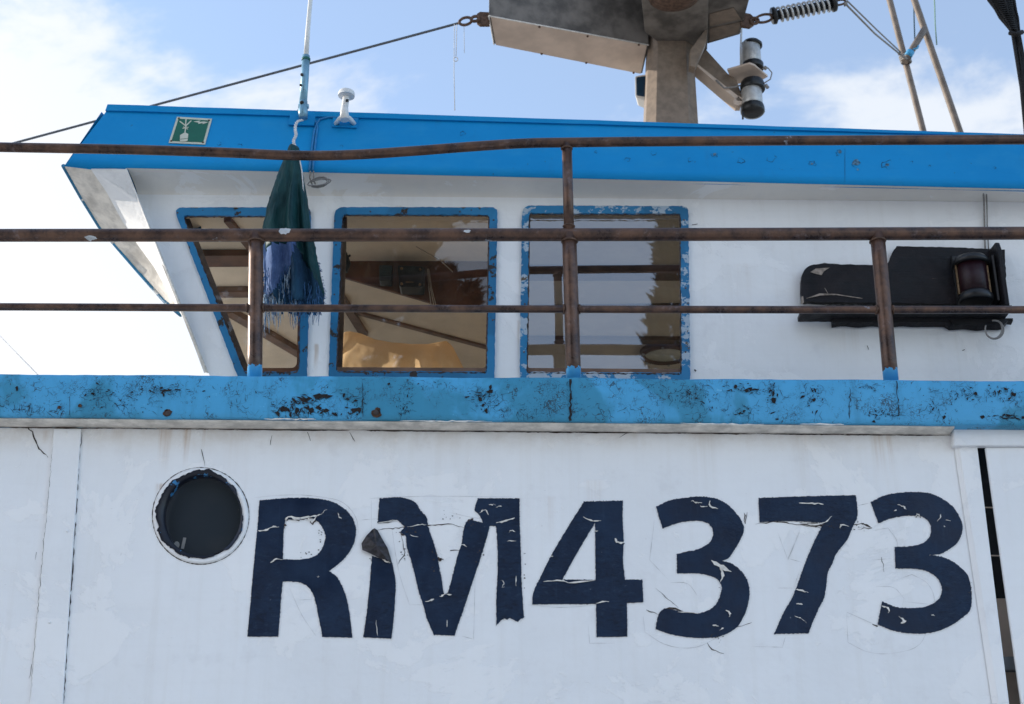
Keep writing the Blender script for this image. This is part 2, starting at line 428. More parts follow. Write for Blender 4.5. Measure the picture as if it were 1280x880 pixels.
def fill(loops, mapper, thick, holes_ok=True):
    """filled flat shape (first loop outside, others holes), extruded by `thick`; mapper: (u, v, depth 0..1) -> world"""
    cu = D.curves.new('tmp', 'CURVE'); cu.dimensions = '2D'; cu.fill_mode = 'BOTH'; cu.extrude = .5
    for lp in loops:
        sp = cu.splines.new('POLY'); sp.points.add(len(lp) - 1); sp.use_cyclic_u = True
        for i, p in enumerate(lp): sp.points[i].co = (p[0], p[1], 0, 1)
    ob = D.objects.new('tmp', cu); COL.objects.link(ob)
    dg = bpy.context.evaluated_depsgraph_get(); dg.update()
    me = ob.evaluated_get(dg).to_mesh()
    mb = MB(); mb.v = [mapper(v.co.x, v.co.y, v.co.z + .5) for v in me.vertices]
    for p in me.polygons: mb.face(tuple(p.vertices))
    ob.evaluated_get(dg).to_mesh_clear(); D.objects.remove(ob); D.curves.remove(cu)
    return mb
def plate(pxloops, Y, thick):
    """pixel loops -> solid plate whose front lies at world y = Y - thick and back at Y"""
    loops = [[(lambda q: (q.x, q.z))(PY(p[0], p[1], Y)) for p in lp] for lp in pxloops]
    return fill(loops, lambda u, v, d: Vector((u, Y - thick * (1 - d), v)), thick)
def rrect(pts, r, seg=5):
    """rounded corners for a quad of pixel points"""
    out = []; n = len(pts); rs = r if isinstance(r, (list, tuple)) else [r] * n
    for i in range(n):
        p = Vector(pts[i][:2]); a = (Vector(pts[i - 1][:2]) - p).normalized(); b = (Vector(pts[(i + 1) % n][:2]) - p).normalized()
        q0 = p + a * rs[i]; q1 = p + b * rs[i]
        for k in range(seg + 1):
            t = k / seg; out.append((1 - t) ** 2 * q0 + 2 * t * (1 - t) * p + t * t * q1)
    return out
def jag(loop, amp, step=2.5, seed=1):
    rr = random.Random(seed); out = []
    n = len(loop)
    for i in range(n):
        a = Vector(loop[i][:2]); b = Vector(loop[(i + 1) % n][:2]); L = (b - a).length; k = max(1, int(L / step))
        nn = Vector((-(b - a).y, (b - a).x)).normalized() if L > 0 else Vector((0, 0))
        for j in range(k): out.append(a.lerp(b, j / k) + nn * rr.gauss(0, amp))
    return out
def crackpath(pts, Y, jitter=1.2, step=5):
    out = []
    for i in range(len(pts) - 1):
        a = Vector(pts[i]); b = Vector(pts[i + 1]); k = max(1, int((b - a).length / step))
        for j in range(k):
            q = a.lerp(b, j / k); out.append(PY(q.x + R.gauss(0, jitter), q.y + R.gauss(0, jitter), Y))
    out.append(PY(*pts[-1], Y)); return out

# ================================================================== THE BOAT
boat = thing('fishing_boat', 'white fishing boat with cracked blue cap rail, blue wheelhouse roof and large navy number RM4373', 'fishing boat', (0, 0, 0))

HY = 0.0
hz = lambda py: PY(640, py, HY).z
st = []
for (px, w, py, ln, s_) in [(212, 9, 533, .17, .42), (205, 4, 533, .12, .4), (238, 5, 531, .16, .55), (234, 3, 531, .10, .4), (258, 3, 533, .08, .4), (208, 14, 604, .045, .5),
                            (1098, 10, 540, .16, .30), (1113, 5, 540, .18, .34), (405, 10, 538, .06, .15), (150, 14, 535, .05, .18), (745, 16, 600, .22, .12), (690, 9, 620, .2, .12), (60, 6, 538, .05, .3),
                            (300, 20, 534, .25, .08), (560, 26, 534, .2, .08), (880, 20, 536, .22, .09), (1000, 14, 536, .3, .08)]:
    q = PY(px, py, HY); st.append((q.x, w * mpp(px, py, HY), q.z, ln, s_))
M['hull_paint'] = hull_mat('weathered white hull paint', st, grime=PY(640, 535, HY).z)
ws = []
for (px, w, py, ln, s_) in [(398, 4, 430, .12, .7), (1068, 7, 395, .22, .16), (1050, 12, 395, .25, .10), (500, 6, 258, .05, .5), (655, 5, 330, .2, .4), (650, 3, 400, .2, .4), (930, 20, 330, .3, .08)]:
    q = PY(px, py, .55); ws.append((q.x, w * mpp(px, py, .55), q.z, ln, s_))
M['wall'] = hull_mat('weathered white wheelhouse paint', ws, (.90, .91, .92))
M['batten'] = hull_mat('white batten paint', (), (.90, .92, .945))

# ---- hull side with the porthole hole
def circ(cx, cy, rx, ry, n=48): return [(cx + rx * math.cos(2 * math.pi * i / n), cy + ry * math.sin(2 * math.pi * i / n)) for i in range(n)]
zb = -1.2
def hull_outline():
    a = PY(-900, 530, HY); b = PY(1197, 541, HY)
    bl = PY(1240, 880, HY); s_ = (bl.x - b.x) / (bl.z - b.z)
    low = Vector((b.x + s_ * (1.9 - b.z), 0, 1.9))
    return [(a.x, a.z), (b.x, b.z), (low.x, low.z), (low.x + .25, zb), (a.x - .2, zb)]
PH = (251, 645)
hole = [(lambda q: (q.x, q.z))(PY(x, y, HY)) for x, y in circ(PH[0], PH[1], 52, 53)]
mb = fill([hull_outline(), hole], lambda u, v, d: Vector((u, HY + .02 * d, v)), .02)
hull = mb.build('hull_side', M['hull_paint'], boat)
# bow part of the hull going round to the other side, and the stern end: closes the boat
L0 = PY(-900, 530, HY); R0 = PY(1197, 541, HY)
mb = MB(); bow = []
for k in range(9):
    t = k / 8; bow.append((L0.x - 3.2 * math.sin(t * math.pi / 2), HY + .02 + 2.2 * (1 - math.cos(t * math.pi / 2)) * 1))
for s_ in (1, -1):
    for i in range(8):
        (x0, y0), (x1, y1) = bow[i], bow[i + 1]
        if s_ < 0: y0, y1 = 4.44 - y0, 4.44 - y1
        mb.quad((x0 + .6, y0, zb), (x1 + .6, y1, zb), (x1, y1, L0.z + .25), (x0, y0, L0.z))
mb.quad((L0.x, 4.42, zb), (6, 4.42, zb), (6, 4.42, R0.z), (L0.x, 4.42, L0.z))
mb.quad((6, .02, zb), (6, 4.42, zb), (6, 4.42, R0.z), (6, .02, R0.z))
mb.build('hull_bow', M['hull_paint'], boat)
zd = PY(640, 475, .0).z - .9   # deck, well below the cap
mb = MB(); mb.box((L0.x - 1, .05, zd - .04), (5.9, 4.35, zd)); mb.build('deck', simple('grey deck paint', (.22, .24, .26), .7), boat)

# raised vertical batten at the left
mb = MB()
def strip(mb, tl, tr, br, bl, Y, th, ext=True):
    q = [PY(*p, Y - th) for p in (tl, tr, br, bl)]
    if ext:   # carry the strip on below the frame
        for a, b in ((0, 3), (1, 2)):
            d = q[b] - q[a]; q[b] = q[a] + d * ((1.6 - q[a].z) / d.z)
    mb.prism(q, (0, th, 0)); return q
strip(mb, (67, 536), (101, 536), (78, 880), (37, 880), HY, .009)
mb.build('batten', M['batten'], boat, bevel=.0025)

# right end: post, dark slot, door panel, top batten
mb = MB(); strip(mb, (1198, 558), (1222, 558), (1262, 880), (1247, 880), HY, .012)
# sloping land from hull panel to the post
mb.build('corner_post', M['batten'], boat, bevel=.004)
mb = MB()
a = [PY(1190, 541, HY - .003), PY(1199, 541, HY - .012), PY(1248, 880, HY - .012), PY(1240, 880, HY - .003)]
mb.quad(*a); mb.build('seam_fillet', M['batten'], boat)
mb = MB(); strip(mb, (1192, 535), (1420, 536), (1420, 556.5), (1192, 557), HY, .03, False)
mb.build('top_batten', M['batten'], boat, bevel=.004)
mb = MB(); strip(mb, (1232, 559), (1420, 559), (1500, 880), (1277, 880), HY, .014)
mb.build('side_door', M['batten'], boat, bevel=.003)
mb = MB()   # inside the slot
q = [PY(1215, 556, .12), PY(1250, 556, .12), PY(1300, 900, .12), PY(1250, 900, .12)]
mb.poly(q); mb.build('slot_backing', M['black_plastic'], boat)
mb = MB(); q = [PY(1240, 748, .10), PY(1275, 748, .10), PY(1310, 900, .10), PY(1250, 900, .10)]; mb.poly(q)
for y in (634, 694): mb.tube([PY(1222, y, .03), PY(1262, y + 1, .03)], .0022, 6)
build_each(mb, 'inner_lining', M['boxunder'], boat)
mb = MB(); mb.box((R0.x + .02, .03, zb), (6, .05, R0.z - .2)); 
mb.v = []; mb.f = []; mb.mi = []; mb.sm = []
x0 = PY(1500, 880, HY).x
mb.box((x0 + .01, HY - .012, zb), (6, HY + .02, R0.z)); mb.box((R0.x + .35, HY - .01, zb), (x0 + .01, HY + .02, 1.62)); build_each(mb, 'hull_aft', M['hull_paint'], boat)

# ---- porthole
ph = MB(); cpx = PH
def ringpts(rx, ry, Y, n=180, amp=0, seed=0, cx=PH[0], cy=PH[1]):
    out = []; rq = random.Random(seed); wv_ = 0
    for i in range(n):
        a = 2 * math.pi * i / n
        wv_ = wv_ * .6 + rq.gauss(0, .22)
        k = 1 + amp * (.9 * mnoise.noise(Vector((math.cos(a) * 1.7 + seed, math.sin(a) * 1.7, seed))) + .5 * mnoise.noise(Vector((math.cos(a) * 6 + seed, math.sin(a) * 6, seed))) + .45 * wv_ * (i < n - 3))
        out.append(PY(cx + rx * k * math.cos(a), cy + ry * k * math.sin(a), Y))
    return out
def on_y(r, Y): return [Vector((p.x, Y, p.z)) for p in r]
# outer white ring
r_out = ringpts(59.5, 59.5, HY); r_in = ringpts(52, 53, HY)
ph.loft([on_y(r_out, HY), on_y(r_out, HY - .004), on_y(r_in, HY - .005), on_y(r_in, HY + .03)], caps=False)
port = ph.build('porthole', M['batten'], boat)
# chipped dark ring
mb = MB(); a = ringpts(55, 55.5, HY, amp=.10, seed=3, cy=644.5, cx=250); b = ringpts(48.5, 51, HY, cx=253)
mb.loft([on_y(a, HY - .0075), on_y(b, HY - .009), on_y(b, HY + .034)], caps=False)
mb.build('rim', blue_mat('chipped navy rim paint', crack=0, a=(.010, .018, .04), b=(.007, .010, .02), chips=(.60, .615), under=(.04, .22, .48), rough=.35), port, normals=False)
mb = MB(); c = ringpts(60.5, 60.5, HY)
k0 = on_y(c, HY - .0012); mb.ribbon(k0 + [k0[0]], .0022, taper=False, jit=.7)
mb.build('paint_ring_crack', M['crack'], port)
mb = MB(); g = [Vector((p.x, .034, p.z)) for p in ringpts(54, 56, HY, cx=253)]; mb.poly(g)
n = NT('dark dusty porthole glass')
spk = n.math('MULTIPLY', n.ss(n.vor(60, 'F1'), .10, .05), n.ss(n.noise(7, 3), .5, .6))
cc = n.mix(spk, (.026, .035, .046), (.35, .35, .34)); cc = n.mix(n.ss(n.noise(5, 4), .4, .8, 0, .5), cc, (.05, .056, .064))
mb.build('glass', n.bsdf(cc, .14, 0, None, .8), port)
mb = MB(); mb.ribbon([PY(231, 672, .0325), PY(228, 686, .0325)], .010, taper=False); mb.poly([PY(221 + 3.6 * math.cos(t), 681 + 4.5 * math.sin(t), .0325) for t in [k * .7 for k in range(9)]])
mb.build('sticker_residue', simple('grey residue', (.25, .25, .25), .6), port)

# ---- registration number
LET = {
 'R': ((300, 600), [[(97,103),(210,92),(370,92),(440,102),(500,128),(545,165),(572,210),(580,260),(572,310),(550,355),(515,400),(480,430),(445,455),(480,480),(505,520),(525,565),(540,620),(550,680),(556,730),(562,788),(412,785),(402,730),(390,670),(378,610),(360,560),(335,530),(300,513),(260,508),(213,508),(205,600),(198,700),(192,783),(37,783),(50,640),(62,500),(75,360),(88,230)],
     [(220,235),(228,198),(290,195),(340,182),(385,205),(410,235),(427,275),(420,320),(400,360),(360,387),(310,397),(215,397),(217,300)]]),
 'M': ((440, 600), [[(138,92),(270,92),(320,115),(345,155),(375,190),(378,220),(390,260),(410,320),(425,370),(435,430),(448,490),(455,545),(460,572),(480,560),(500,490),(515,430),(530,370),(545,330),(555,270),(570,215),(590,198),(655,215),(645,190),(612,150),(628,92),(838,92),(838,200),(842,300),(845,400),(848,500),(855,620),(860,690),(845,695),(830,708),(812,702),(790,690),(775,698),(760,690),(740,708),(722,728),(722,600),(728,450),(728,350),(720,230),(690,230),(665,320),(630,430),(590,550),(550,670),(512,778),(410,775),(370,680),(355,620),(340,580),(320,500),(300,420),(285,370),(273,330),(270,280),(240,262),(268,232),(255,225),(225,200),(128,215)], [(100,380),(95,450),(85,560),(72,680),(56,787),(197,793),(208,700),(215,600),(218,520),(205,430),(192,385),(150,392)]]),
 '4': ((650, 600), [[(320,108),(515,103),(513,200),(518,300),(515,400),(525,498),(612,498),(617,612),(535,615),(537,783),(383,786),(380,620),(62,622),(65,570),(100,490),(160,370),(240,235)], [(375,215),(378,500),(212,498),(300,340)]]),
 '3': ((800, 600), [[(80,135),(140,105),(220,90),(320,83),(390,97),(440,125),(480,165),(510,210),(520,245),(500,300),(465,360),(440,392),(410,405),(450,415),(490,440),(525,480),(545,530),(547,580),(535,640),(515,690),(485,735),(430,770),(370,787),(300,790),(230,785),(150,770),(78,747),(85,700),(95,668),(120,642),(200,655),(270,668),(320,660),(360,640),(390,605),(402,570),(408,530),(395,505),(365,485),(310,470),(185,467),(183,370),(270,352),(320,332),(350,310),(365,275),(362,245),(340,218),(300,205),(250,205),(180,218),(113,243),(95,185)]]),
 '7': ((930, 600), [[(72,90),(300,82),(560,76),(567,150),(568,175),(545,230),(515,300),(460,370),(440,420),(420,460),(412,520),(400,590),(375,640),(340,720),(322,767),(150,770),(205,650),(240,590),(265,530),(300,430),(350,310),(385,240),(400,215),(280,207),(160,207),(78,212)]]),
 '3b': ((1060, 600), [[(113,112),(170,82),(240,66),(320,60),(400,65),(460,88),(520,130),(555,180),(572,230),(565,280),(540,320),(500,350),(460,370),(405,375),(460,382),(510,400),(560,435),(600,480),(613,530),(618,600),(610,650),(570,690),(510,730),(450,755),(370,768),(290,765),(210,748),(148,722),(158,670),(170,607),(240,635),(320,640),(380,635),(430,615),(460,585),(470,550),(462,515),(435,480),(390,455),(340,445),(237,443),(233,335),(320,330),(370,318),(400,295),(415,260),(412,225),(395,200),(365,182),(320,178),(250,185),(200,197),(152,217)]]),
}
# curled slivers (zoom px in the letter's own frame): paths with widths
FLK = {
 'R': [([(92,255),(130,250),(160,238),(195,236)],7), ([(228,200),(232,192),(290,194),(340,186),(385,178),(412,172)],9), ([(340,186),(360,215),(385,180)],9), ([(150,412),(180,398),(215,400)],6), ([(490,165),(502,190),(510,192)],4), ([(385,486),(400,482)],3), ([(410,168),(432,148)],3)],
 'M': [([(368,608),(412,598)],8), ([(438,582),(465,572),(497,574)],8), ([(128,213),(225,202)],3), ([(640,165),(660,150),(684,172)],7), ([(685,122),(718,126)],4), ([(720,136),(750,130)],4), ([(724,212),(770,205),(815,190)],10), ([(785,260),(800,252),(818,262)],4), ([(775,304),(822,303)],4), ([(545,322),(575,330)],5), ([(475,700),(476,735)],4), ([(748,500),(760,515),(750,540),(762,535)],3), ([(820,480),(818,530)],4),([(275,236),(330,225),(375,222)],4),([(290,275),(330,285)],3)],
 'M1': [([(122,700),(128,780)],4), ([(150,395),(175,410),(195,415)],6)],
 '4': [([(315,185),(365,205),(408,205)],6), ([(115,508),(210,505),(240,512),(378,503)],7), ([(380,615),(443,608)],5), ([(475,292),(490,315),(520,312)],9), ([(155,382),(165,384)],5),([(375,258),(390,254)],4)],
 '3': [([(255,102),(285,115),(310,114)],6), ([(350,104),(345,122),(390,145)],7), ([(300,132),(335,133)],5), ([(355,403),(400,430),(455,462)],16), ([(400,435),(415,480),(400,508)],16), ([(190,655),(290,668)],5), ([(362,726),(395,732)],6), ([(398,752),(420,738)],7), ([(430,650),(450,670),(445,685)],6)],
 '7': [([(276,115),(340,118),(398,122)],7), ([(258,545),(290,555),(318,562)],6), ([(262,618),(292,624)],6), ([(280,214),(330,222),(405,212),(440,180)],6), ([(480,240),(485,225),(522,232)],6), ([(255,680),(285,695),(310,712)],4)],
 '3b': [([(250,124),(275,135),(292,150)],6), ([(228,155),(242,150)],5), ([(465,168),(458,190),(444,208)],5), ([(487,200),(514,206)],4), ([(478,228),(484,234)],5), ([(170,628),(205,650),(200,665)],8), ([(255,680),(285,708),(265,715)],9), ([(335,180),(350,172),(360,185)],6), ([(418,672),(434,680)],4)],
}
DRK = {
 'R': [([(120,262),(160,275),(215,262)],22), ([(190,215),(225,222),(222,240)],14)],
 'M1': [([(60,340),(105,260),(150,330),(190,380)],2)],
 'M': [([(262,230),(300,262),(330,300)],16), ([(575,205),(605,195)],14), ([(430,385),(442,398),(455,396)],12), ([(245,270),(262,275)],14)],
 '4': [([(490,200),(500,250),(495,300)],12), ([(500,330),(510,360)],12)],
 '3': [([(440,150),(470,190),(500,215)],12), ([(355,425),(375,445),(395,490)],30), ([(100,665),(125,648),(260,666)],9), ([(185,374),(265,355)],7)],
 '7': [([(165,762),(205,742),(255,728)],11), ([(385,250),(430,235)],10), ([(275,212),(390,222)],6)],
 '3b': [([(500,335),(540,318)],4)],
}
labels = {'R': None, 'M': None}
for key, (off, loops) in LET.items():
    mapped = []
    for lp in loops:
        s_ = smooth_poly(lp); mapped.append([(off[0] + p.x / 4, off[1] + p.y / 4) for p in jag(s_, 1.1, 3.0, hash(len(lp)) % 97)])
    mb = plate(mapped, HY - .0012, .0012)
    o = mb.build('letter' if key in ('R', 'M') else 'digit', M['letter'], boat, normals=False)
    Yf = HY - .0030
    def zp(p, Y=Yf): return PY(off[0] + p[0] / 4, off[1] + p[1] / 4, Y)
    mb = MB(); dk = MB(); mpx = mpp(640, 700, HY) / 4
    for path, w in FLK.get(key, []) + (FLK['M1'] if key == 'M' else []):
        pts = smooth_poly(path, False, 4, 80); n_ = len(pts)
        mb.ribbon([zp((p.x + R.gauss(0, 1.6), p.y + R.gauss(0, 1.6))) + Vector((0, -.0035 * math.sin(math.pi * i / n_), 0)) for i, p in enumerate(pts)], w * mpx * 1.0, jit=.75)
        dk.ribbon([zp((p.x + 2 + R.gauss(0, 1.5), p.y + w * .5 + 2 + R.gauss(0, 1.5)), HY - .0019) for p in pts], w * mpx * .8, jit=.8)  # painted shadow strip beside each lifted flake
    if mb.v: build_each(mb, 'paint_flake', M['flake'], o)
    mb = dk
    o['label'] = 'navy ' + {'3b': 'last digit 3', '3': 'first digit 3 with a torn waist', '7': 'digit 7', '4': 'digit 4', 'R': 'letter R', 'M': 'torn letter M'}[key]
    for path, w in DRK.get(key, []):
        pts = smooth_poly(path, False, 5, 80)
        mb.ribbon([zp((p.x + R.gauss(0, 2), p.y + R.gauss(0, 2)), HY - .0022) for p in pts], w * mpx, jit=.7)
    if mb.v: build_each(mb, 'bare_patch_and_flake_shadow', M['darkflake_shadow'], o)
# folded flap on the M's left leg
off = (440, 600)
flap = [(103,248),(75,280),(48,318),(52,352),(80,365),(110,378),(140,395),(175,400),(194,420),(192,385),(180,345),(160,310),(128,252),(115,245)]
pts = [PY(off[0] + x / 4, off[1] + y / 4, HY - .004) for x, y in flap]
for i, p in enumerate(pts): p.y -= .006 * (i % 3 == 1) + .004
c0 = sum(pts, Vector()) / len(pts); c0.y -= .012
mb = MB(); k = len(mb.v); mb.v = pts + [c0]
for i in range(len(pts)): mb.face((i, (i + 1) % len(pts), len(pts)))
mb.build('torn_flap', M['flap'], boat, normals=False)

# ghost outlines of older lettering and fine paint cracks
mb = MB(); Yc = HY - .0013
G = [[(462,623),(500,621),(640,621)], [(318,622),(350,619),(400,621),(430,629),(446,650),(448,668)], [(452,650),(474,648)], [(464,625),(466,800)], [(560,640),(600,648),(640,645)],
     [(490,660),(494,690),(500,720),(512,756),(535,756)], [(577,795),(592,799),(594,720)], [(818,650),(812,700),(836,725)], [(804,770),(806,790),(830,805),(870,809),(900,795)],
     [(972,665),(985,700),(1000,664)], [(1000,662),(985,698),(1003,703)], [(972,735),(992,735),(1000,712)], [(940,808),(978,809),(982,795)], [(1058,765),(1060,803),(1085,815),(1120,816),(1150,805),(1160,785)], [(1058,765),(1092,780)],
     [(1090,663),(1110,660),(1122,680),(1120,690)], [(1090,700),(1115,698)], [(1095,733),(1118,735),(1130,748),(1128,758)], [(1120,725),(1140,718),(1160,730),(1168,750),(1162,770)], [(1072,632),(1086,629)], [(362,735),(378,770),(395,795)], [(374,750),(390,749)],
     [(1130,752),(1160,755)], [(660,756),(700,759),(742,757)], [(735,780),(737,804),(768,804)], [(837,728),(860,730),(872,745)]]
for g in G:
    s_ = smooth_poly(g, False, 4, 50); mb.ribbon([PY(p.x, p.y, Yc) for p in s_], .0011, jit=.5)
build_each(mb, 'paint_ridge', M['softcrack'], boat)
mb = MB()
C_ = [([(0,535),(14,528),(28,526)],2.0), ([(28,527),(40,540),(48,560),(60,572)],1.6), ([(8,527),(35,530),(40,528)],1.6), ([(103,540),(98.5,575),(94.5,640),(89.5,720),(84.5,790),(79.5,880)],2.6), ([(66.5,550),(58.5,640),(50.5,720),(43.5,800),(37,880)],.5),
      ([(96,590),(90,660)],2.2), ([(84,760),(81,820)],2.2), ([(252,562),(254,572),(256,583)],1.4), ([(384,540),(388,551)],1.2), ([(437,540),(444,552)],1), ([(340,544),(338,556)],1), ([(774,547),(786,540)],1),
      ([(590,662),(560,655),(470,662)],1.3), ([(500,664),(506,690),(498,705)],1.0), ([(563,687),(574,688)],2.0), ([(548,700),(552,698)],3.0), 
      ([(945,655),(975,652),(1003,657),(1030,660)],1.4), ([(1012,656),(1040,658)],2.6), ([(1066,657),(1078,654),(1090,660),(1072,662)],1.5), ([(1080,655),(1088,659)],2.6), ([(820,735),(848,760)],.8), ([(884,803),(890,812),(905,817)],1.2), ([(808,762),(822,768)],1.2),
      ([(40,830),(36,848)],1.0), ([(46,690),(44,700)],1.0), ([(290,530),(300,535)],1),
      ([(1102,697),(1105,715)],1), ([(900,790),(940,778)],1.0), ([(930,640),(932,655),(934,640)],1.6), ([(1092,780),(1097,783)],2.6), ([(1190,545),(1193,552),(1195,565)],2.2)]
for path, w in C_: mb.ribbon(crackpath(path, Yc - .009 if path[0][0] < 101 and w < 1 else Yc, .5, 4), w * .0026 * .8, jit=.6)
build_each(mb, 'paint_crack', M['crack'], boat)
mb = MB(); rs = random.Random(5)
for (cx, cy, sx, sy, k) in ((401, 672, 3, 13, 16), (385, 692, 12, 3, 7), (510, 664, 13, 5, 22), (542, 700, 3, 20, 14), (590, 655, 10, 5, 10), (1030, 656, 20, 3, 16), (1076, 658, 9, 5, 14), (893, 795, 12, 6, 18), (505, 690, 8, 12, 10), (462, 700, 3, 25, 8), (600, 690, 6, 8, 6), (1213, 735, 1.5, 6, 6), (560, 645, 14, 5, 8), (900, 745, 3, 14, 8), (655, 700, 2, 30, 6)):
    for _ in range(k):
        x, y, r = rs.gauss(cx, sx * .6), rs.gauss(cy, sy * .6), rs.uniform(.3, 1.1); m_ = rs.choice((4, 5, 6))
        a0 = rs.uniform(0, 6); mb.poly([PY(x + r * rs.uniform(.5, 1.7) * math.cos(a0 + 6.283 * q / m_), y + r * rs.uniform(.4, 1.2) * math.sin(a0 + 6.283 * q / m_), HY - .0034 - .00001 * _) for q in range(m_)])
sp_ = mb.build('dark_speck', M['crack'], boat); sp_['kind'] = 'stuff'
# screw heads on the batten
mb = MB()
for (x, y) in ((84, 664), (84, 540), (62, 778)):
    mb.lathe([(.004, 0), (.004, .002), (.002, .003), (0, .003)], PY(x, y, HY - .0095), (0, -1, 0), 10)
build_each(mb, 'screw_head', M['batten'], boat)

# ---- the blue cap rail
CY = HY - .078
ztl = PY(0, 466.5, CY).z; zbl = PY(0, 520.5, CY).z; ztr = PY(1280, 475, CY).z; zbr = PY(1280, 531.5, CY).z
xl = PY(0, 500, CY).x; xr = PY(1280, 500, CY).x
def cap_z(x):
    t = (x - xl) / (xr - xl); return ztl + (ztr - ztl) * t, zbl + (zbr - zbl) * t
mb = MB(); rings = []
N = 420
for i in range(N + 1):
    x = -5.2 + 9.2 * i / N; zt, zb_ = cap_z(x)
    w1 = mnoise.noise(Vector((x * 3, 0, 0))) * .0035 + mnoise.noise(Vector((x * 22, 5, 0))) * .0014
    w2 = mnoise.noise(Vector((x * 4, 3, 0))) * .003 + mnoise.noise(Vector((x * 35, 9, 0))) * .0016
    w3 = mnoise.noise(Vector((x * 5, 7, 2))) * .002
    f = CY + w3; zt += w1; zb_ += w2; r = .010
    for xj in (PY(713, 500, CY).x, PY(1121, 500, CY).x, PY(88, 500, CY).x):
        d = abs(x - xj)
        if d < .012: f += .004 * (1 - d / .012)
    rings.append([(x, f, zb_ + .003), (x, f - .0015, zb_ + .02), (x, f + .001, (zt + zb_) / 2), (x, f, zt - r), (x, f + r * .3, zt - r * .3), (x, f + r, zt), (x, f + .16, zt + .004), (x, f + .16, zb_), (x, f + .003, zb_)])
mb.loft(rings, caps=True)
cap = mb.build('cap_rail', M['cap'], boat)
mb = MB(); rr_ = []
for i in range(201):     # grimy white underside moulding
    x = -5.2 + 9.2 * i / 200; zt, zb_ = cap_z(x)
    if x > R0.x - .005: break
    z = zb_ - .002 - (.004) ; j = mnoise.noise(Vector((x * 6, 1, 1))) * .0012
    rr_.append([(x, CY + .012, zb_ - .001), (x, CY + .014, z - .001 + j), (x, HY - .012, z - .003 + j), (x, HY - .001, z - .004 + j), (x, HY - .001, zb_ - .001)])
mb.loft(rr_, caps=True); mb.build('moulding', M['grime'], boat)
mb = MB()
for i in range(110):   # dark grime line where moulding meets the hull, broken up
    px = R.uniform(-10, 1185); ln = R.uniform(10, 60); y = 534 + px * .007
    s_ = []
    for k in range(8):
        x_ = px + ln * k / 7; q = PY(x_, y, HY); zt, zb_ = cap_z(q.x); s_.append(Vector((q.x, HY - .0022, zb_ - .0115 + R.gauss(0, .0007))))
    mb.ribbon(s_, R.choice((.0012, .0018, .003)), jit=.7)
mb.build('grime_line', M['rustmark'], boat)
mb = MB()
def capface(px, py): q = PY(px, py, CY - .0028); return q
mb.ribbon([capface(713 + R.gauss(0, .6), y) for y in range(474, 530, 4)], .0055, taper=False, jit=.6)
mb.ribbon([capface(1121 + (y - 474) * .05 + R.gauss(0, .6), y) for y in range(476, 524, 4)], .0026, taper=False, jit=.6)
mb.ribbon([capface(87 + R.gauss(0, .2), y) for y in range(495, 522, 4)], .0012, taper=False, jit=.4)
mb.ribbon([capface(1062 + R.gauss(0, .7), y) for y in range(484, 528, 4)], .0022, jit=.8)
mb.ribbon([capface(453 + R.gauss(0, .5), y) for y in range(478, 526, 4)], .0020, jit=.8)
def blob(mb, px, py, rx, ry, Y, seed, n=16, amp=.45):
    if amp > .7:
        rr = random.Random(int(seed * 1000)); kk = 3 if rx * ry > 12 else 1
        for _ in range(kk):
            cx = px + rr.uniform(-.5, .5) * rx * (kk > 1); cy = py + rr.uniform(-.4, .4) * ry * (kk > 1); th = rr.uniform(-.5, .5)
            m = rr.choice((6, 7, 8)); pts = []
            for k in range(m):
                a = 2 * math.pi * (k + rr.uniform(-.3, .3)) / m; q = rr.uniform(.45, 1.15) * (.75 if kk > 1 else 1)
                x, y = rx * q * math.cos(a), ry * q * math.sin(a); pts.append(PY(cx + x * math.cos(th) - y * math.sin(th), cy + x * math.sin(th) + y * math.cos(th), Y - .0001 * _))
            mb.poly(pts)
        return
    mb.poly([PY(px + rx * (1 + amp * mnoise.noise(Vector((math.cos(a) * 2 + seed, math.sin(a) * 2, seed)))) * math.cos(a), py + ry * (1 + amp * mnoise.noise(Vector((math.cos(a) * 2, math.sin(a) * 2 + seed, 3)))) * math.sin(a), Y) for a in [2 * math.pi * k / n for k in range(n)]])
for (x, y, rx, ry) in ((21, 485, 2.5, 4), (380, 500, 12, 3.2), (405, 494, 12, 4), (356, 512, 5, 5), (371, 512, 3, 6), (387, 512, 6, 5), (398, 509, 5, 3), (408, 513, 6, 3.4), (419, 518, 5, 2), (446, 513, 7, 4), (430, 494, 1.6, 3.5), (347, 516, 3, 5), (486, 480, 3, 2),
                       (584, 496, 4, 1.5), (600, 500, 3, 3), (604, 507, 2, 3), (612, 489, 6, 3), (613, 484, 3, 4), (608, 513, 3, 4), (920, 483, 3, 3.5), (933, 488, 4, 2.5), (939, 486, 2, 3), (925, 516, 3, 1.6), (930, 514, 1.5, 3), (967, 491, 2, 5), (967, 500, 4, 4), (1019, 488, 1.5, 4), (1017, 500, 3, 4), (1267, 492, 4, 3.4), (1244, 491, 1.2, 4), (1180, 522, 3, 3), (1228, 521, 3, 3), (205, 488, 9, 1.4), (222, 487, 5, 1.2), (254, 489, 3, 1.2), (116, 492, 4, 1.6), (127, 509, 2, 1.4), (1256, 523, 6, 1.6), (1272, 523, 5, 1.5), (966, 516, 5, 1.4), (971, 524, 3, 1.4), (1220, 492, 3, 3), (1092, 527, 3, 2)):
    blob(mb, x, y, rx, ry, CY - .0032, x * .37, 14, .8)
build_each(mb, 'paint_loss', M['loss'], boat)
mb = MB(); rs = random.Random(11); lift = 0
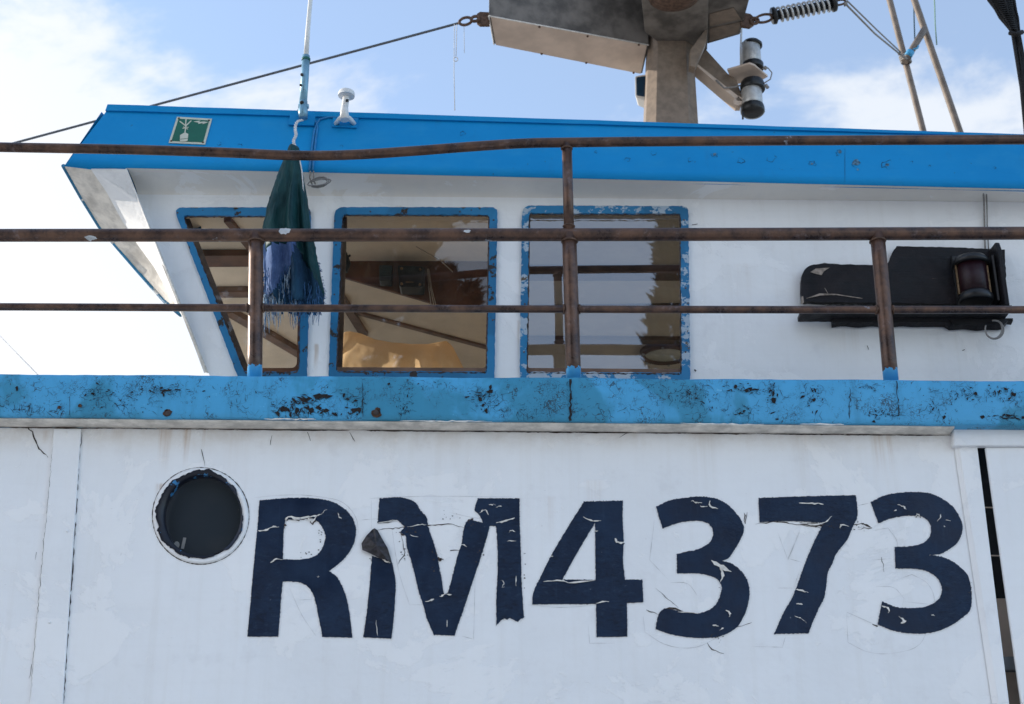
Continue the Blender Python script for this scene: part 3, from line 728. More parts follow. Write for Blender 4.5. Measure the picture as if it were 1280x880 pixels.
def shard(mb, x, y, L, W, th, m):
    global lift
    lift += 1; pts = []
    for k in range(m):
        a = 2 * math.pi * (k + rs.uniform(-.35, .35)) / m; q = rs.uniform(.35, 1.1); u, v = L * q * math.cos(a), W * q * math.sin(a)
        yy = min(max(y + u * math.sin(th) + v * math.cos(th), 471.5 + x * .007), 520 + x * .008)
        pts.append(PY(x + u * math.cos(th) - v * math.sin(th), yy, CY - .0034 - (lift % 50) * .00001))
    mb.poly(pts)
CL = [(125, 492, 38, 6, 70, .8, 0), (205, 488, 22, 5, 40, 1, 0), (25, 505, 30, 8, 36, .6, 1), (165, 505, 20, 9, 36, .7, 0), (140, 483, 60, 5, 30, .6, 0), (378, 503, 22, 6, 46, 1.4, 0), (385, 514, 30, 4, 60, 1.3, 1), (350, 510, 8, 7, 16, 1, 1), (440, 506, 12, 9, 26, 1, 0),
      (430, 490, 20, 8, 20, .7, 1), (600, 494, 14, 7, 40, 1.2, 0), (612, 508, 14, 8, 24, 1, 1), (665, 513, 25, 8, 36, .6, 0), (540, 480, 20, 5, 20, .7, 0), (505, 505, 8, 16, 40, .7, 1), (860, 495, 25, 14, 50, .8, 1), (880, 500, 14, 15, 26, .9, 1), (930, 488, 26, 5, 40, 1.2, 0), (928, 512, 18, 5, 30, .9, 0), (967, 492, 8, 14, 26, 1.2, 1),
      (1015, 494, 12, 13, 40, 1.1, 1), (1085, 482, 10, 4, 16, .9, 0), (1100, 516, 18, 5, 30, 1, 0), (1170, 505, 14, 12, 26, .8, 1), (1205, 492, 16, 8, 34, 1, 0), (1250, 492, 22, 9, 46, 1.1, 1), (1262, 521, 16, 2, 26, 1.2, 0), (40, 514, 40, 3, 30, .6, 0), (700, 482, 20, 5, 16, .6, 0), (760, 510, 30, 8, 20, .5, 0), (820, 485, 20, 8, 24, .6, 1), (300, 495, 30, 12, 30, .5, 1)]
for (cx, cy, sx, sy, k, sz, vert) in CL:
    for _ in range(k):
        x, y = rs.gauss(cx, sx * .62), rs.gauss(cy, sy * .62); th = (math.pi / 2 if vert and rs.random() < .6 else 0) + rs.gauss(0, .55)
        L = sz * rs.uniform(.7, 2.6) * (2 if rs.random() < .12 else 1); shard(mb, x, y, L, L * rs.uniform(.16, .5), th, rs.choice((4, 5, 6)))
    for _ in range(k // 2):
        x, y = rs.gauss(cx, sx * .8), min(max(rs.gauss(cy, sy * .8), 474 + cx * .007), 516 + cx * .008); th = (math.pi / 2 if vert and rs.random() < .6 else 0) + rs.gauss(0, .7); pts = []
        for q in range(rs.choice((4, 5, 7))):
            pts.append(PY(x, min(max(y, 472 + x * .007), 520 + x * .008), CY - .0031)); st_ = rs.uniform(1.2, 3); x += st_ * math.cos(th); y += st_ * math.sin(th); th += rs.gauss(0, .6)
        mb.ribbon(pts, rs.uniform(.0006, .0014), jit=.6)
fl2 = mb.build('flaked_paint', M['loss'], cap, normals=False); fl2['kind'] = 'stuff'
mb = MB()
for (x, y, r) in ((209, 516, 5.5), (470, 517, 6), (472, 512, 3.5), (74, 509, 2.3), (100, 507, 2.6)):
    blob(mb, x, y, r, r * .85, CY - .0036, x, 20, .5)
build_each(mb, 'rust_spot', M['rustmark'], boat)
mb = MB()
for (x, y, r) in ((210, 517, 3.5), (470, 516, 3.5)): mb.lathe([(r * .0027, 0), (r * .0024, .004), (r * .0012, .005), (0, .005)], PY(x, y, CY - .003), (0, -1, 0), 12)
build_each(mb, 'bolt_head', M['crack'], boat)
mb = MB()
for (a, b, y) in ((330, 400, 523.5), (500, 620, 526), (850, 960, 529.5), (1000, 1060, 530)):
    mb.ribbon([PY(x, y + (x - a) * .008 + R.gauss(0, .3), CY - .004) for x in range(a, b, 5)], .004, jit=.6)
build_each(mb, 'white_drip_edge', M['flake'], boat)

# ================================================================== GUARD RAILING (part of the boat)
RY = .03
rail_parent = MB()
def rail_path(pts): return [PY(p.x, p.y, RY) for p in smooth_poly(pts, False, 10, 80)]
def tube_obj(name, pts, w, mat, label=None):
    path = rail_path(pts); m_ = mpp(*pts[len(pts) // 2], RY)
    mb = MB(); mb.tube(path, w * m_ / 2, 20); o = mb.build(name, mat, None); return o
rail_root = None
mb = MB(); mb.tube(rail_path([(-420, 294.5), (-100, 294.4), (0, 294.2), (320, 294), (640, 293.5), (900, 293), (1280, 291.5), (1700, 291)]), 16.5 * mpp(640, 293, RY) / 2, 24)
railing = mb.build('railing', M['steel'], boat)
railing['label'] = 'middle tube of the rusty brown guard railing'
mb = MB(); mb.tube(rail_path([(-420, 180), (-100, 182), (0, 184), (200, 188), (300, 191.5), (350, 193.8), (400, 194.5), (450, 193), (520, 188.5), (600, 182.5), (660, 179), (720, 178), (900, 176.3), (1280, 174.5), (1700, 173)]), 12.4 * mpp(640, 180, RY) / 2, 20)
mb.build('rail', M['steel'], railing)
mb = MB(); mb.tube(rail_path([(-420, 383), (0, 383.5), (320, 385), (640, 386.3), (900, 387), (1280, 387.2), (1700, 387)]), 9.6 * mpp(640, 386, RY) / 2, 16)
mb.build('rail', M['steel'], railing)
def post(pts, w):
    base = PY(*pts[0], RY); q = [PY(*p, RY) for p in pts]
    d = (q[0] - q[1]).normalized(); q[0] = q[0] + d * .02
    mb = MB(); path = []
    for i in range(len(q) - 1):
        for k in range(6): path.append(q[i].lerp(q[i + 1], k / 6))
    path.append(q[-1]); m_ = mpp(*pts[0], RY)
    mb.tube(path, [x * m_ / 2 for x in ([w[0]] * (6 * (len(q) - 2)) + [w[0]] + [w[-1]] * (len(path) - 1 - 6 * (len(q) - 2)))], 20)
    # object with origin at its own foot so the painted foot follows it
    for i in range(len(mb.v)): mb.v[i] = mb.v[i] - base
    o = mb.build('post', M['post'], railing); o.location = base; return o
post([(318.5, 469), (320.3, 293)], [18.6]); post([(717, 471), (711.5, 293)], [19]); post([(1113.5, 473), (1096.5, 292)], [19])
mb = MB(); mb.tube([PY(711.3, 290, RY), PY(710, 240, RY), PY(708.5, 180, RY)], 12.8 * mpp(709, 230, RY) / 2, 20); mb.build('upper_post', M['steel'], railing)
mb = MB()   # weld beads
def weld(px, py, rad, axis, n=18):
    c = PY(px, py, RY); ax = Vector(axis).normalized(); u = ax.orthogonal().normalized(); w_ = ax.cross(u)
    path = [c + (u * math.cos(2 * math.pi * k / n) + w_ * math.sin(2 * math.pi * k / n)) * rad for k in range(n + 1)]
    mb.tube(path, [R.uniform(.0025, .0045) for _ in path], 6, caps=False)
m_ = mpp(700, 300, RY)
for (x, y) in ((320.3, 302), (711.8, 302), (1097.2, 301.5)): weld(x, y, 9.6 * m_, (0, 0, 1))
for (x, y) in ((711, 283), (708.6, 186)): weld(x, y, 6.7 * m_, (0, 0, 1))
for (x, y) in ((309, 385), (329.5, 385), (704.8, 386.5), (724.5, 386.5), (1095, 387.5), (1116, 387.5)): weld(x, y, 5 * m_, (1, 0, 0))
build_each(mb, 'weld_bead', M['rust'], railing)
mb = MB()
def on_tube(px, py, rx, ry, rad_px, cy, seed, Y=RY):
    """paint splash following the front of a horizontal tube"""
    m_ = mpp(px, py, Y); k = len(mb.v); n = 18; pts = []
    for i in range(n):
        a = 2 * math.pi * i / n; kx = 1 + .5 * mnoise.noise(Vector((math.cos(a) * 2 + seed, math.sin(a) * 2, 0)))
        x = px + rx * kx * math.cos(a); y = py + ry * kx * math.sin(a)
        p = PY(x, y, Y); dy = max(-1, min(1, (y - cy) / rad_px)); p.y = Y - m_ * rad_px * math.sqrt(max(0, 1 - dy * dy)) - .0022; pts.append(p)
    c_ = PY(px, py, Y); c_.y = Y - m_ * rad_px * math.sqrt(max(0, 1 - ((py - cy) / rad_px) ** 2)) - .0025
    mb.v += pts + [c_]
    for i in range(n): mb.face((k + i, k + (i + 1) % n, k + n))
on_tube(357, 292, 7, 4.5, 8.2, 294, 1); on_tube(115, 300, 7, 2, 8.2, 294, 5); on_tube(584, 293, 4, 2, 8.2, 294, 7)
build_each(mb, 'paint_splash', simple('pale paint splash', (.5, .52, .54), .5), railing)

# ================================================================== WHEELHOUSE
WY = .55
w1o = rrect([(217.5, 261), (389, 261), (384, 475), (299, 475)], [12, 8, 6, 3]); w1i = rrect([(229.5, 271), (377, 271), (373.5, 466), (306, 466)], [5, 5, 8, 3])
w2o = rrect([(418.5, 260.5), (622, 261), (618, 475), (411, 474)], [12, 8, 4, 4]); w2i = rrect([(428.5, 269.5), (611.5, 270), (608, 466), (420.5, 465)], [5, 4, 4, 4])
w3o = rrect([(652.5, 258.5), (860, 259.5), (862.5, 477), (649.5, 476)], [12, 8, 4, 4]); w3i = rrect([(662, 268), (850, 268.5), (851.5, 467.5), (659, 466)], [2, 2, 3, 3])
def shrink(loop, k):
    c = sum((Vector(p) for p in loop), Vector((0, 0))) / len(loop); return [c + (Vector(p) - c) * k for p in loop]
COVE = 30
def top_y(px): return 212 + (px - 160) * .0215     # fascia's lower edge in the photo
# wall plate up to the cove
fl0 = PY(159, 211, WY - .12); frontedge_top = fl0
lowL = PY(262, 470, WY)
d_ = PY(159, 211, WY) - PY(261, 467, WY); lowL2 = PY(261, 467, WY) - d_ * (.9 / d_.z)
def pz(px, py): q = PY(px, py, WY); return (q.x, q.z)
xe = 5.6
zA = PY(200, 243, WY).z; 
eA = PY(261, 467, WY) + d_ * ((zA - PY(261, 467, WY).z) / d_.z)
outer = [(eA.x, zA), (xe, PY(1280, 262, WY).z), (xe, lowL2.z), (lowL2.x, lowL2.z)]
loops = [outer] + [[pz(p[0], p[1]) for p in shrink(l, .975)] for l in (w1o, w2o, w3o)]
mb = fill(loops, lambda u, v, dd: Vector((u, WY + .045 * dd, v)), .045)
wall = mb.build('wheelhouse_wall', M['wall'], boat)
# the curved cove between wall and roof edge
FYb = WY - .13                    # fascia's lower edge, y
zfl = PY(80, 208, FYb); zfr = PY(1280, 236, FYb)
def fz(x): t = (x - zfl.x) / (zfr.x - zfl.x); return zfl.z + (zfr.z - zfl.z) * t
def wz(x): t = (x - eA.x) / (xe - eA.x); return zA + (PY(1280, 262, WY).z - zA) * t
mb = MB(); rings = []
tp = PY(159, 211, FYb)
for i in range(61):
    t = i / 60; row = []
    for k in range(11):
        s_ = k / 10
        xL = eA.x + (tp.x - eA.x) * s_; x = xL + (xe - xL) * t
        z0, z1 = wz(x), fz(x) - .001
        y = WY - .13 * (1 - math.cos(s_ * math.pi / 2)); z = z0 + (z1 - z0) * (math.sin(s_ * math.pi / 2) * .55 + s_ * .45)
        row.append((x, y, z))
    rings.append(row)
mb.loft(rings, closed=False); mb.build('cove', hull_mat('stained white cove with bounce tint', (), (.86, .82, .76)), boat, normals=False)  # cream tint paints in the warm light bounced up from the ground

# front edge of the wall: chamfer strip + raked front bulkhead
Xf = zfl.x                         # foremost roof edge
Z0s = zfl.z
front_top = []                     # inner line of the brow (where the front bulkhead meets it)
def brow(px, py, X): return PX(px, py, X)
outer_px = [(80, 208), (102, 247), (125, 284), (150, 313), (176, 343), (207, 378), (227, 395)]
inner_px = [(112, 209), (133, 240), (152, 275), (170, 303), (192, 333), (213, 360), (229, 384)]
SW = [0, .02, .06, .12, .20, .32, .42]
OT = [PX(x, y, Xf + SW[i]) for i, (x, y) in enumerate(outer_px)]
IT = []
for i, ((x, y), o) in enumerate(zip(inner_px, OT)):
    IT.append(PX(x, y, Xf + .13 + SW[i] * .72))
IT[0] = PY(112, 209.5, FYb + .012)
mb = MB(); mb.loft([OT, IT], closed=False, sm=True); mb.build('brow_soffit', M['grime'], boat, normals=False)
# front bulkhead: from inner line down to the side wall's front edge
top0 = PY(159, 211.5, FYb + .006); bot0 = PY(261, 467, WY)
mb = MB(); edge = [top0.lerp(bot0, i / 6) for i in range(7)]
# pull the lower part of the edge slightly so the bulkhead is one curved raked sheet
mb.loft([IT, edge], closed=False)
mb.build('front_bulkhead', M['wall'], boat, normals=False)
# thin blue edge of the roof front running back to the centre line
mb = MB(); mb.tube([p + Vector((-.004, 0, .004)) for p in OT], .008, 8); mb.build('brow_edge', M['frame_plain'], boat)
# corner trim strip of the bulkhead edge
mb = MB(); sh = Vector((-.012, -.006, 0))
mb.ribbon([p + sh * .4 for p in [PY(196, 305, WY - .05), PY(212, 345, WY - .03), PY(228, 385, WY - .015), PY(245, 428, WY - .01), PY(259, 466, WY - .006)]], .013, taper=False)
mb.build('edge_trim', M['grime'], boat)
mb = MB(); mb.tube([top0 + Vector((-.003, -.004, 0)), top0.lerp(bot0, .5) + Vector((-.003, -.006, 0)), bot0 + Vector((-.003, -.006, 0))], .0035, 6); mb.build('corner_bead', M['flake'], boat)
# lower front wall, out of sight of the photograph behind the cap, and the far half of the brow
zf0_ = PY(640, 263, WY).z + .045 - .75
mb = MB(); low = [PY(261, 467, WY), Vector((lowL2.x, WY, lowL2.z)), Vector((lowL2.x, 3.9, lowL2.z)), Vector((lowL2.x - .02, 3.9, zf0_))]; low[0] = Vector((lowL2.x + (zf0_ - lowL2.z) * (d_.x / d_.z), WY, zf0_))
mb.poly(low); mb.build('front_wall_lower', M['wall'], boat)

# frames and panes
def window(o_, i_, mat, gm, label, names):
    sh_o = [(p[0], p[1]) for p in o_]; sh_i = [(p[0], p[1]) for p in i_]
    mb = plate([jag(sh_o, .22, 4, 3), jag(sh_i, .35, 4, 5)], WY - .001, .012)
    fr = mb.build('window', mat, boat, bevel=.002); fr['label'] = label
    m2 = plate([sh_o if False else [Vector(p) for p in shrink(sh_o, .985)], [Vector(p) for p in shrink(sh_i, .992)]], WY + .045, .046 - .002)
    m2.build('inner_frame', M['wood'] if names else M['darkwood'], fr)
    mb = MB(); mb.poly([PY(p[0], p[1], WY + .012) for p in shrink(sh_i, 1.03)])
    mb.build('pane', gm, fr)
    mb = MB()     # black perished sealant
    lp = [Vector(p) for p in sh_i]; nn = len(lp)
    pts = [PY(p.x, p.y, WY - .0135) for p in jag(lp, .25, 3, 8)]
    mb.ribbon(pts + [pts[0]], .004, taper=False, jit=.98); mb.build('sealant', M['crack'], fr)
    mb = MB()     # screws
    for k in range(4):
        for side in (0, 1):
            y = 290 + 50 * k; xx = [min(p[0] for p in sh_o if True), max(p[0] for p in sh_o)][side]
    return fr
W1 = window(w1o, w1i, M['frame'], glass_mat('clear dusty glass', .0, (.88, .86, .83), .02), 'slanted front window with a chipped blue frame, half hidden by the green tarpaulin', 1)
W2 = window(w2o, w2i, M['frame'], glass_mat('clear side glass', .055, (.80, .77, .73), .03), 'middle window showing the ochre cloth', 0)
for q4, par_ in ((((230, 273), (237, 273), (314, 468), (306, 468)), W1), (((427.5, 271), (433.5, 271), (427, 467), (420, 467)), W2)):
    mb = MB(); mb.prism([PY(*p, WY + .040) for p in q4], (0, .02, 0)); mb.build('inner_post', simple('brown grey inner post', (.17, .12, .095), .6, var=.3), par_)
W3 = window(w3o, w3i, M['frame_worn'], glass_mat('reflective side glass', .15, (.42, .44, .47), .01, (.60, .76, 1)), 'rear window with peeling frame reflecting sky', 0)
mb = MB()
for x0_, dx, dy, ys in ((415, -3, 0, (305, 365, 400, 440)),): pass
for (x, y) in ((463, 264.5), (575, 264.5), (506, 264), (420, 306), (418, 368), (617, 275), (617, 330), (616, 400), (657, 300), (656, 380), (655, 440), (855, 275), (857, 360), (857, 440), (222, 266), (300, 266)):
    mb.lathe([(.0035, 0), (.003, .0015), (0, .002)], PY(x, y, WY - .0135), (0, -1, 0), 8)
build_each(mb, 'frame_screw', M['rust'], W2)
# wall blemishes
mb = MB()
for path, w in [([(865, 281), (872, 280)], 1.4), ([(1178, 350), (1179, 356)], 1), ([(1084, 432), (1086, 437)], 1.2), ([(868, 462), (870, 464)], 3), ([(1203, 438), (1206, 437)], 1.5), ([(403, 360), (404, 371)], 1)]:
    mb.ribbon([PY(*p, WY - .003) for p in path], w * .003)
build_each(mb, 'wall_scuff', M['crack'], boat)

# ---- roof: leaning fascia, top lip, deck of the roof
LEAN = .10
FYt = FYb + LEAN
ftl = PY(133, 139, FYt); ftr = PY(1280, 171.5, FYt)
def ftz(x): t = (x - ftl.x) / (ftr.x - ftl.x); return ftl.z + (ftr.z - ftl.z) * t
mb = MB(); rings = []; xend = 5.7
for i in range(81):
    t = i / 80; row = []
    for k in range(7):
        s_ = k / 6
        xL = zfl.x + (ftl.x - zfl.x) * s_; x = xL + (xend - xL) * t
        row.append((x, FYb + LEAN * s_, fz(x) + (ftz(x) - fz(x)) * s_ + mnoise.noise(Vector((x * 2, k, 0))) * .0008))
    rings.append([(row[0][0], FYb + .02, row[0][2] - .001)] + row)
mb.loft(rings, closed=False)
roof = mb.build('roof_fascia', M['fascia'], boat, normals=False)
# lip
ll = PY(136, 130, FYt - .006); lr = PY(1280, 167.5, FYt - .006)
lip_b = PY(132, 138, FYt - .006)
mb = MB(); rings = []
for i in range(61):
    t = i / 60; xa = lip_b.x + (xend - lip_b.x) * t
    def lz(x): u = (x - ll.x) / (lr.x - ll.x); return ll.z + (lr.z - ll.z) * u
    zt = lz(xa); zb_ = ftz(xa) - .002
    if zt < zb_ + .004: zt = zb_ + .004
    j = mnoise.noise(Vector((xa * 5, 0, 4))) * .0012
    sx = .006 * (1 - t)
    rings.append([(xa, FYt - .010, zb_ + j), (xa + sx, FYt - .010, zt - .004 + j), (xa + sx, FYt - .004, zt + j), (xa + sx, FYt + .03, zt + j), (xa, FYt + .03, zb_ + j)])
mb.loft(rings, caps=True, sm=False); mb.build('roof_lip', M['fascia'], roof)
# front face of the roof and its far side
yf0 = 3.95
mb = MB()
FE = OT + [Vector((OT[-1].x, OT[-1].y + .03, Z0s)), Vector((OT[-1].x, 1.3, Z0s)), Vector((-1.36, 2.2, Z0s - .02)), Vector((-1.36, 3.2, Z0s - .02)), Vector((Xf + .1, yf0, Z0s))]
ft2 = [Vector((p.x + (ftl.x - OT[0].x) * .8, max(p.y, FYt) + .005, ftl.z)) for p in FE]
mb.loft([FE, ft2], closed=False); mb.build('roof_front', M['fascia'], roof, normals=False)
mb = MB(); yf = 3.95
mb.poly([(p.x + .01, p.y + .02, p.z - .01) for p in reversed(ft2)] + [(xend, FYt + .02, ftz(xend) - .01), (xend, yf, ftz(xend) - .01)])
mb.build('roof_top', simple('weathered roof deck', (.42, .38, .33), .8, var=.2, scale=6), roof)
mb = MB(); mb.poly([(Xf + .1, yf, Z0s), (xend, yf, fz(xend)), (xend, yf, ftz(xend)), (ftl.x + .1, yf, ftl.z)]); mb.build('roof_far_edge', M['fascia'], roof)
# chips and dents in the fascia
def FP(px, py, lift=.002):         # a point on the leaning fascia plane
    n_ = Vector((0, -(zfl.z - ftl.z), LEAN)); n_ = Vector((0, ftl.z - zfl.z, -LEAN)).normalized()
    # plane through two lines: use the mean fascia height at that x by iterating on y
    Y = FYb + LEAN / 2
    for _ in range(6):
        q = PY(px, py, Y); s_ = (q.z - fz(q.x)) / (ftz(q.x) - fz(q.x)); Y = FYb + LEAN * s_
    q = PY(px, py, Y); return q + Vector((0, -lift, 0))
mb = MB(); FN = Vector((0, -.9, -.3)).normalized()
for (x, y, r) in ((784, 200, 4), (817, 192, 4), (863, 200, 4), (893, 193, 5), (926, 201, 5), (964, 197, 7), (1015, 205, 5), (1050, 192, 6), (1070, 206, 7), (1109, 206, 8), (1139, 203, 2), (1162, 208, 2), (578, 167, 4), (274, 180, 3), (300, 182, 3), (427, 183, 2), (155, 181, 2), (1243, 210, 2), (745, 190, 2)):
    pts = []; n_ = 12; arc = R.uniform(3.5, 6.5); a0 = R.uniform(0, 6)
    for k in range(n_ + 1):
        a = a0 + arc * k / n_; rr = r * R.uniform(.55, 1.15); pts.append(FP(x + rr * math.cos(a), y + rr * .75 * math.sin(a)))
    mb.ribbon(pts, .0016, FN, jit=.9)
mb.ribbon([FP(1056, y) for y in (185, 200, 215, 228)], .0014, FN); 
build_each(mb, 'fascia_chip', simple('chip edge', (.015, .06, .11), .9), roof)
mb = MB()
for (x, y, r) in ((893, 193, 3), (1070, 203, 6), (1050, 190, 3), (1109, 206, 3.5), (1015, 205, 2.5), (155, 181, 1.8), (1072, 212, 2)):
    mb.poly([FP(x + r * R.uniform(.6, 1.1) * math.cos(a), y + r * .7 * R.uniform(.6, 1.1) * math.sin(a), .0015) for a in [k * .63 for k in range(10)]])
build_each(mb, 'bare_spot', simple('faded primer', (.07, .17, .26), .9, var=.6, scale=80), roof)

# ---- cabin inside: ceiling, beams, far wall with windows, front
ZC = PY(640, 263, WY).z + .045
xi0, xi1 = Xf + .35, 2.6
M_in = simple('cream cabin lining', (.78, .71, .60), .7, var=.08, scale=4)
rk = d_.x / d_.z
mb = MB(); mb.box((eA.x + .07, WY + .05, ZC), (xi1 + 2, 3.9, ZC + .02)); ceil = mb.build('cabin_ceiling', M['ceiling'], boat)
mb = MB(); zf0 = lowL2.z - .1
def hole_wall(x0, x1, z0, z1, Y, wins, th=.04):
    lo = [(x0, z0), (x1, z0), (x1, z1), (x0, z1)]
    hs = [[(a, c), (b, c), (b, d), (a, d)] for a, b, c, d in wins]
    return fill([lo] + hs, lambda u, v, dd: Vector((u, Y + th * dd, v)), th)
zw0 = ZC - .75
mbw = hole_wall(xi0 + .25, xi1 + 2, zf0, ZC, 3.86, [(-1.0, -.35, zw0, ZC - .08), (-.28, .4, zw0, ZC - .08), (.47, 1.15, zw0, ZC - .08), (1.22, 2.4, zw0, ZC - .08)])
mbw.build('far_cabin_wall', M_in, boat)
# front bulkhead (inside), three forward windows
mbw = fill([[(.62, zf0), (3.85, zf0), (3.85, ZC), (.62, ZC)], [(.70, zw0), (1.72, zw0), (1.72, ZC - .03), (.70, ZC - .03)], [(1.8, zw0), (2.6, zw0), (2.6, ZC - .03), (1.8, ZC - .03)], [(2.7, zw0), (3.6, zw0), (3.6, ZC - .03), (2.7, ZC - .03)]],
           lambda u, v, dd: Vector((lowL2.x + (v - lowL2.z) * rk + .05 + .03 * dd, u, v)), .03)
mbw.build('front_cabin_wall', M_in, boat)
mb = MB(); mb.box((xi1, WY + .05, zf0), (xi1 + .04, 3.86, ZC)); mb.build('aft_cabin_wall', M_in, boat)
mb = MB(); mb.box((xi0 - .1, WY + .05, zf0 - .04), (xi1, 3.86, zf0)); mb.build('cabin_floor', M_in, boat)
mb = MB()
def cbeam(a, b, w, h=.03, mat=None):
    """beam under the ceiling between two points seen at pixels a and b"""
    p = PZ(*a, ZC - h); q = PZ(*b, ZC - h); t = (q - p); t.z = 0; sd = Vector((-t.y, t.x, 0)).normalized() * (w / 2)
    mb.prism([p + sd, p - sd, q - sd, q + sd], (0, 0, h - .001))
cbeam((240, 327), (395, 326), .11); cbeam((284, 277), (318, 318), .03, .02)
build_each(mb, 'ceiling_beam', M['wood'], boat)
mb = MB(); cbeam((262, 369), (400, 368), .06, .03); cbeam((285, 392), (400, 460), .05); 
cbeam((445, 392), (640, 444), .028, .012); cbeam((425, 372), (455, 420), .04, .02)
cbeam((655, 427), (865, 428), .06, .02); cbeam((640, 345), (880, 345), .10, .03); cbeam((655, 388), (868, 385), .03, .02)  # the wider strips imitate dark rail reflections in the rear pane
build_each(mb, 'ceiling_trim_and_reflection', M['darkwood'], boat)
# timber board with the radio sets
BY = 1.10
mb = MB(); q = [PY(420, 322, BY), PY(640, 327, BY), PY(640, 392, BY), PY(545, 380, BY), PY(428, 346, BY), PY(420, 345, BY)]
mb.prism(q, (0, .02, 0)); mb.build('overhead_board', M['wood'], boat, bevel=.003)
radio = thing('radio_set', 'black radio set mounted on the brown board behind the middle window', 'radio', PY(513, 348, BY - .05))
mb = MB(); q = rrect([(497, 331), (530, 333), (529, 359), (499, 358)], 3); mb.prism([PY(p.x, p.y, BY - .09) for p in q], (0, .085, 0)); mb.build('case', M['black_plastic'], radio, bevel=.003)
mb = MB(); mb.ribbon([PY(507, 352.5, BY - .0925), PY(517, 352.6, BY - .0925)], .005, taper=False)
mb.build('name_strip', M['copper'], radio)
mb = MB()
for (x, y) in ((502, 336), (525, 337), (502, 355), (525, 356)): mb.lathe([(.006, 0), (.005, .008), (0, .009)], PY(x, y, BY - .091), (0, -1, 0), 10)
build_each(mb, 'knob', M['copper'], radio)
spk_ = thing('speaker_box', 'small grey box mounted left of the radio set', 'speaker', PY(482, 342, BY - .03))
mb = MB(); q = rrect([(474, 331), (490, 331.5), (489, 351.5), (474, 351)], 1.5); mb.prism([PY(p.x, p.y, BY - .06) for p in q], (0, .055, 0)); mb.build('case', simple('grey green box', (.035, .05, .055), .4), spk_, bevel=.002)
mb = MB()
for k in range(5): mb.ribbon([PY(477, 335 + 3 * k, BY - .0625), PY(487, 335.3 + 3 * k, BY - .0625)], .002, taper=False)
mb.build('grille', M['black_plastic'], spk_)
mb = MB()
for dx in (0, 4, 7):
    mb.tube([PY(534 + dx * .3, 336, BY - .02), PY(536 + dx * .5, 360, BY - .025), PY(540 + dx, 390, BY - .02)], .002, 6)
mb.tube([PZ(520, 308, ZC - .01), PZ(550, 325, ZC - .05), PZ(566, 340, ZC - .1)], .0022, 6)
one(mb, 'cable', simple('beige cable', (.45, .40, .34), .6), 'thin beige cables hanging beside the radio set', 'cable')
mb = MB()     # small dark clamp at the left of the middle window
mb.tube([PY(432, 316, .8), PY(435, 330, .8), PY(432, 340, .8)], [.006, .013, .008], 8); mb.tube([PY(429, 325, .8), PY(438, 319, .8)], .005, 6)
one(mb, 'cabin_lamp', M['black_plastic'], 'small black cabin lamp at the left edge inside the middle window', 'lamp')
# ceiling hatch seen through rear window
hp = PZ(832, 445, ZC - .03)
hatch = thing('ceiling_hatch', 'round metal deck light in the cabin ceiling behind the rear window', 'hatch', hp)
e0 = PZ(800, 445, ZC - .03); rad = abs(hp.x - e0.x)
mb = MB(); mb.lathe([(rad, .028), (rad, .0), (rad * .84, -.006), (rad * .80, .01), (rad * .8, .028)], hp, (0, 0, 1), 32); mb.build('rim', M['darkwood'], hatch)
mb = MB(); mb.poly([hp + Vector((rad * .8 * math.cos(k * math.pi / 16), rad * .8 * math.sin(k * math.pi / 16), .010)) for k in range(32)]); mb.build('glass', simple('milky glass', (.75, .76, .64), .3), hatch)
mb = MB()
for k in range(6):
    a = k * math.pi / 3 + .3; mb.lathe([(.008, 0), (.006, -.01), (0, -.011)], hp + Vector((math.cos(a) * rad * .92, math.sin(a) * rad * .92, 0)), (0, 0, 1), 8)
build_each(mb, 'bolt', M['alu'], hatch)

# ochre cloth thrown over a seat back, close behind the middle window
SY = .82
top_px = [(426, 424), (430, 415), (437, 414), (452, 417), (468, 424), (490, 428), (515, 430), (535, 430), (548, 427.5), (558, 426), (563, 430), (568, 440), (574, 452), (582, 468), (585, 476)]
mb = MB(); n_ = 90; rows = []
def top_at(x):
    for (x0, y0), (x1, y1) in zip(top_px, top_px[1:]):
        if x0 <= x <= x1: t = (x - x0) / (x1 - x0); t2 = t; return y0 + (y1 - y0) * t2
    return top_px[-1][1]
for j in range(40):
    v = j / 39; row = []
    for i in range(n_):
        u = i / (n_ - 1); px = 426 + (584 - 426) * u; yt = top_at(px)
        x_ = px - 4 * v * (1 - u); y_ = yt + (500 - yt) * v
        f = .008 * math.sin(u * 9 + 1.5 * v) + .012 * mnoise.noise(Vector((u * 5, v * 2, 1))) + .006 * mnoise.noise(Vector((u * 16, v * 8, 4)))
        # pleat fanning from the right hand peak
        for cx, amp, wd in ((.60, .035, .07), (.42, .022, .09), (.80, .02, .05), (.12, .02, .05)):
            cc_ = cx + (cx - .8) * v * .6; f -= 1.5 * amp * math.exp(-((u - cc_) / wd) ** 2) * (1 - .3 * v)
        bulge = -.05 * math.sin(min(1, v * 2.2) * math.pi / 2)
        f *= .3 + .7 * min(1, v * 2.5); row.append(PY(x_, y_, SY + f + bulge))
    rows.append(row)
back = [p + Vector((.01, .05, .004 + .2 * .02 * mnoise.noise(Vector((i * .1, 0, 0))))) for i, p in enumerate(rows[0])]
back2 = [p + Vector((0, .02, -.08)) for p in back]
mb.loft([back2, back] + rows, closed=False)
cl = one(mb, 'ochre_cloth', M['yellow'], 'ochre yellow cloth draped over a seat back behind the middle window', 'cloth', normals=False)
seat = thing('chair', 'chair hidden under the ochre cloth behind the middle window', 'chair', PY(500, 560, SY + .15))
mb = MB(); a_ = PY(440, 445, SY + .13); b_ = PY(555, 445, SY + .13); mb.box((a_.x, SY + .06, a_.z - .6), (b_.x, SY + .16, a_.z - .16)); mb.build('backrest', M['darkwood'], seat, bevel=.02)
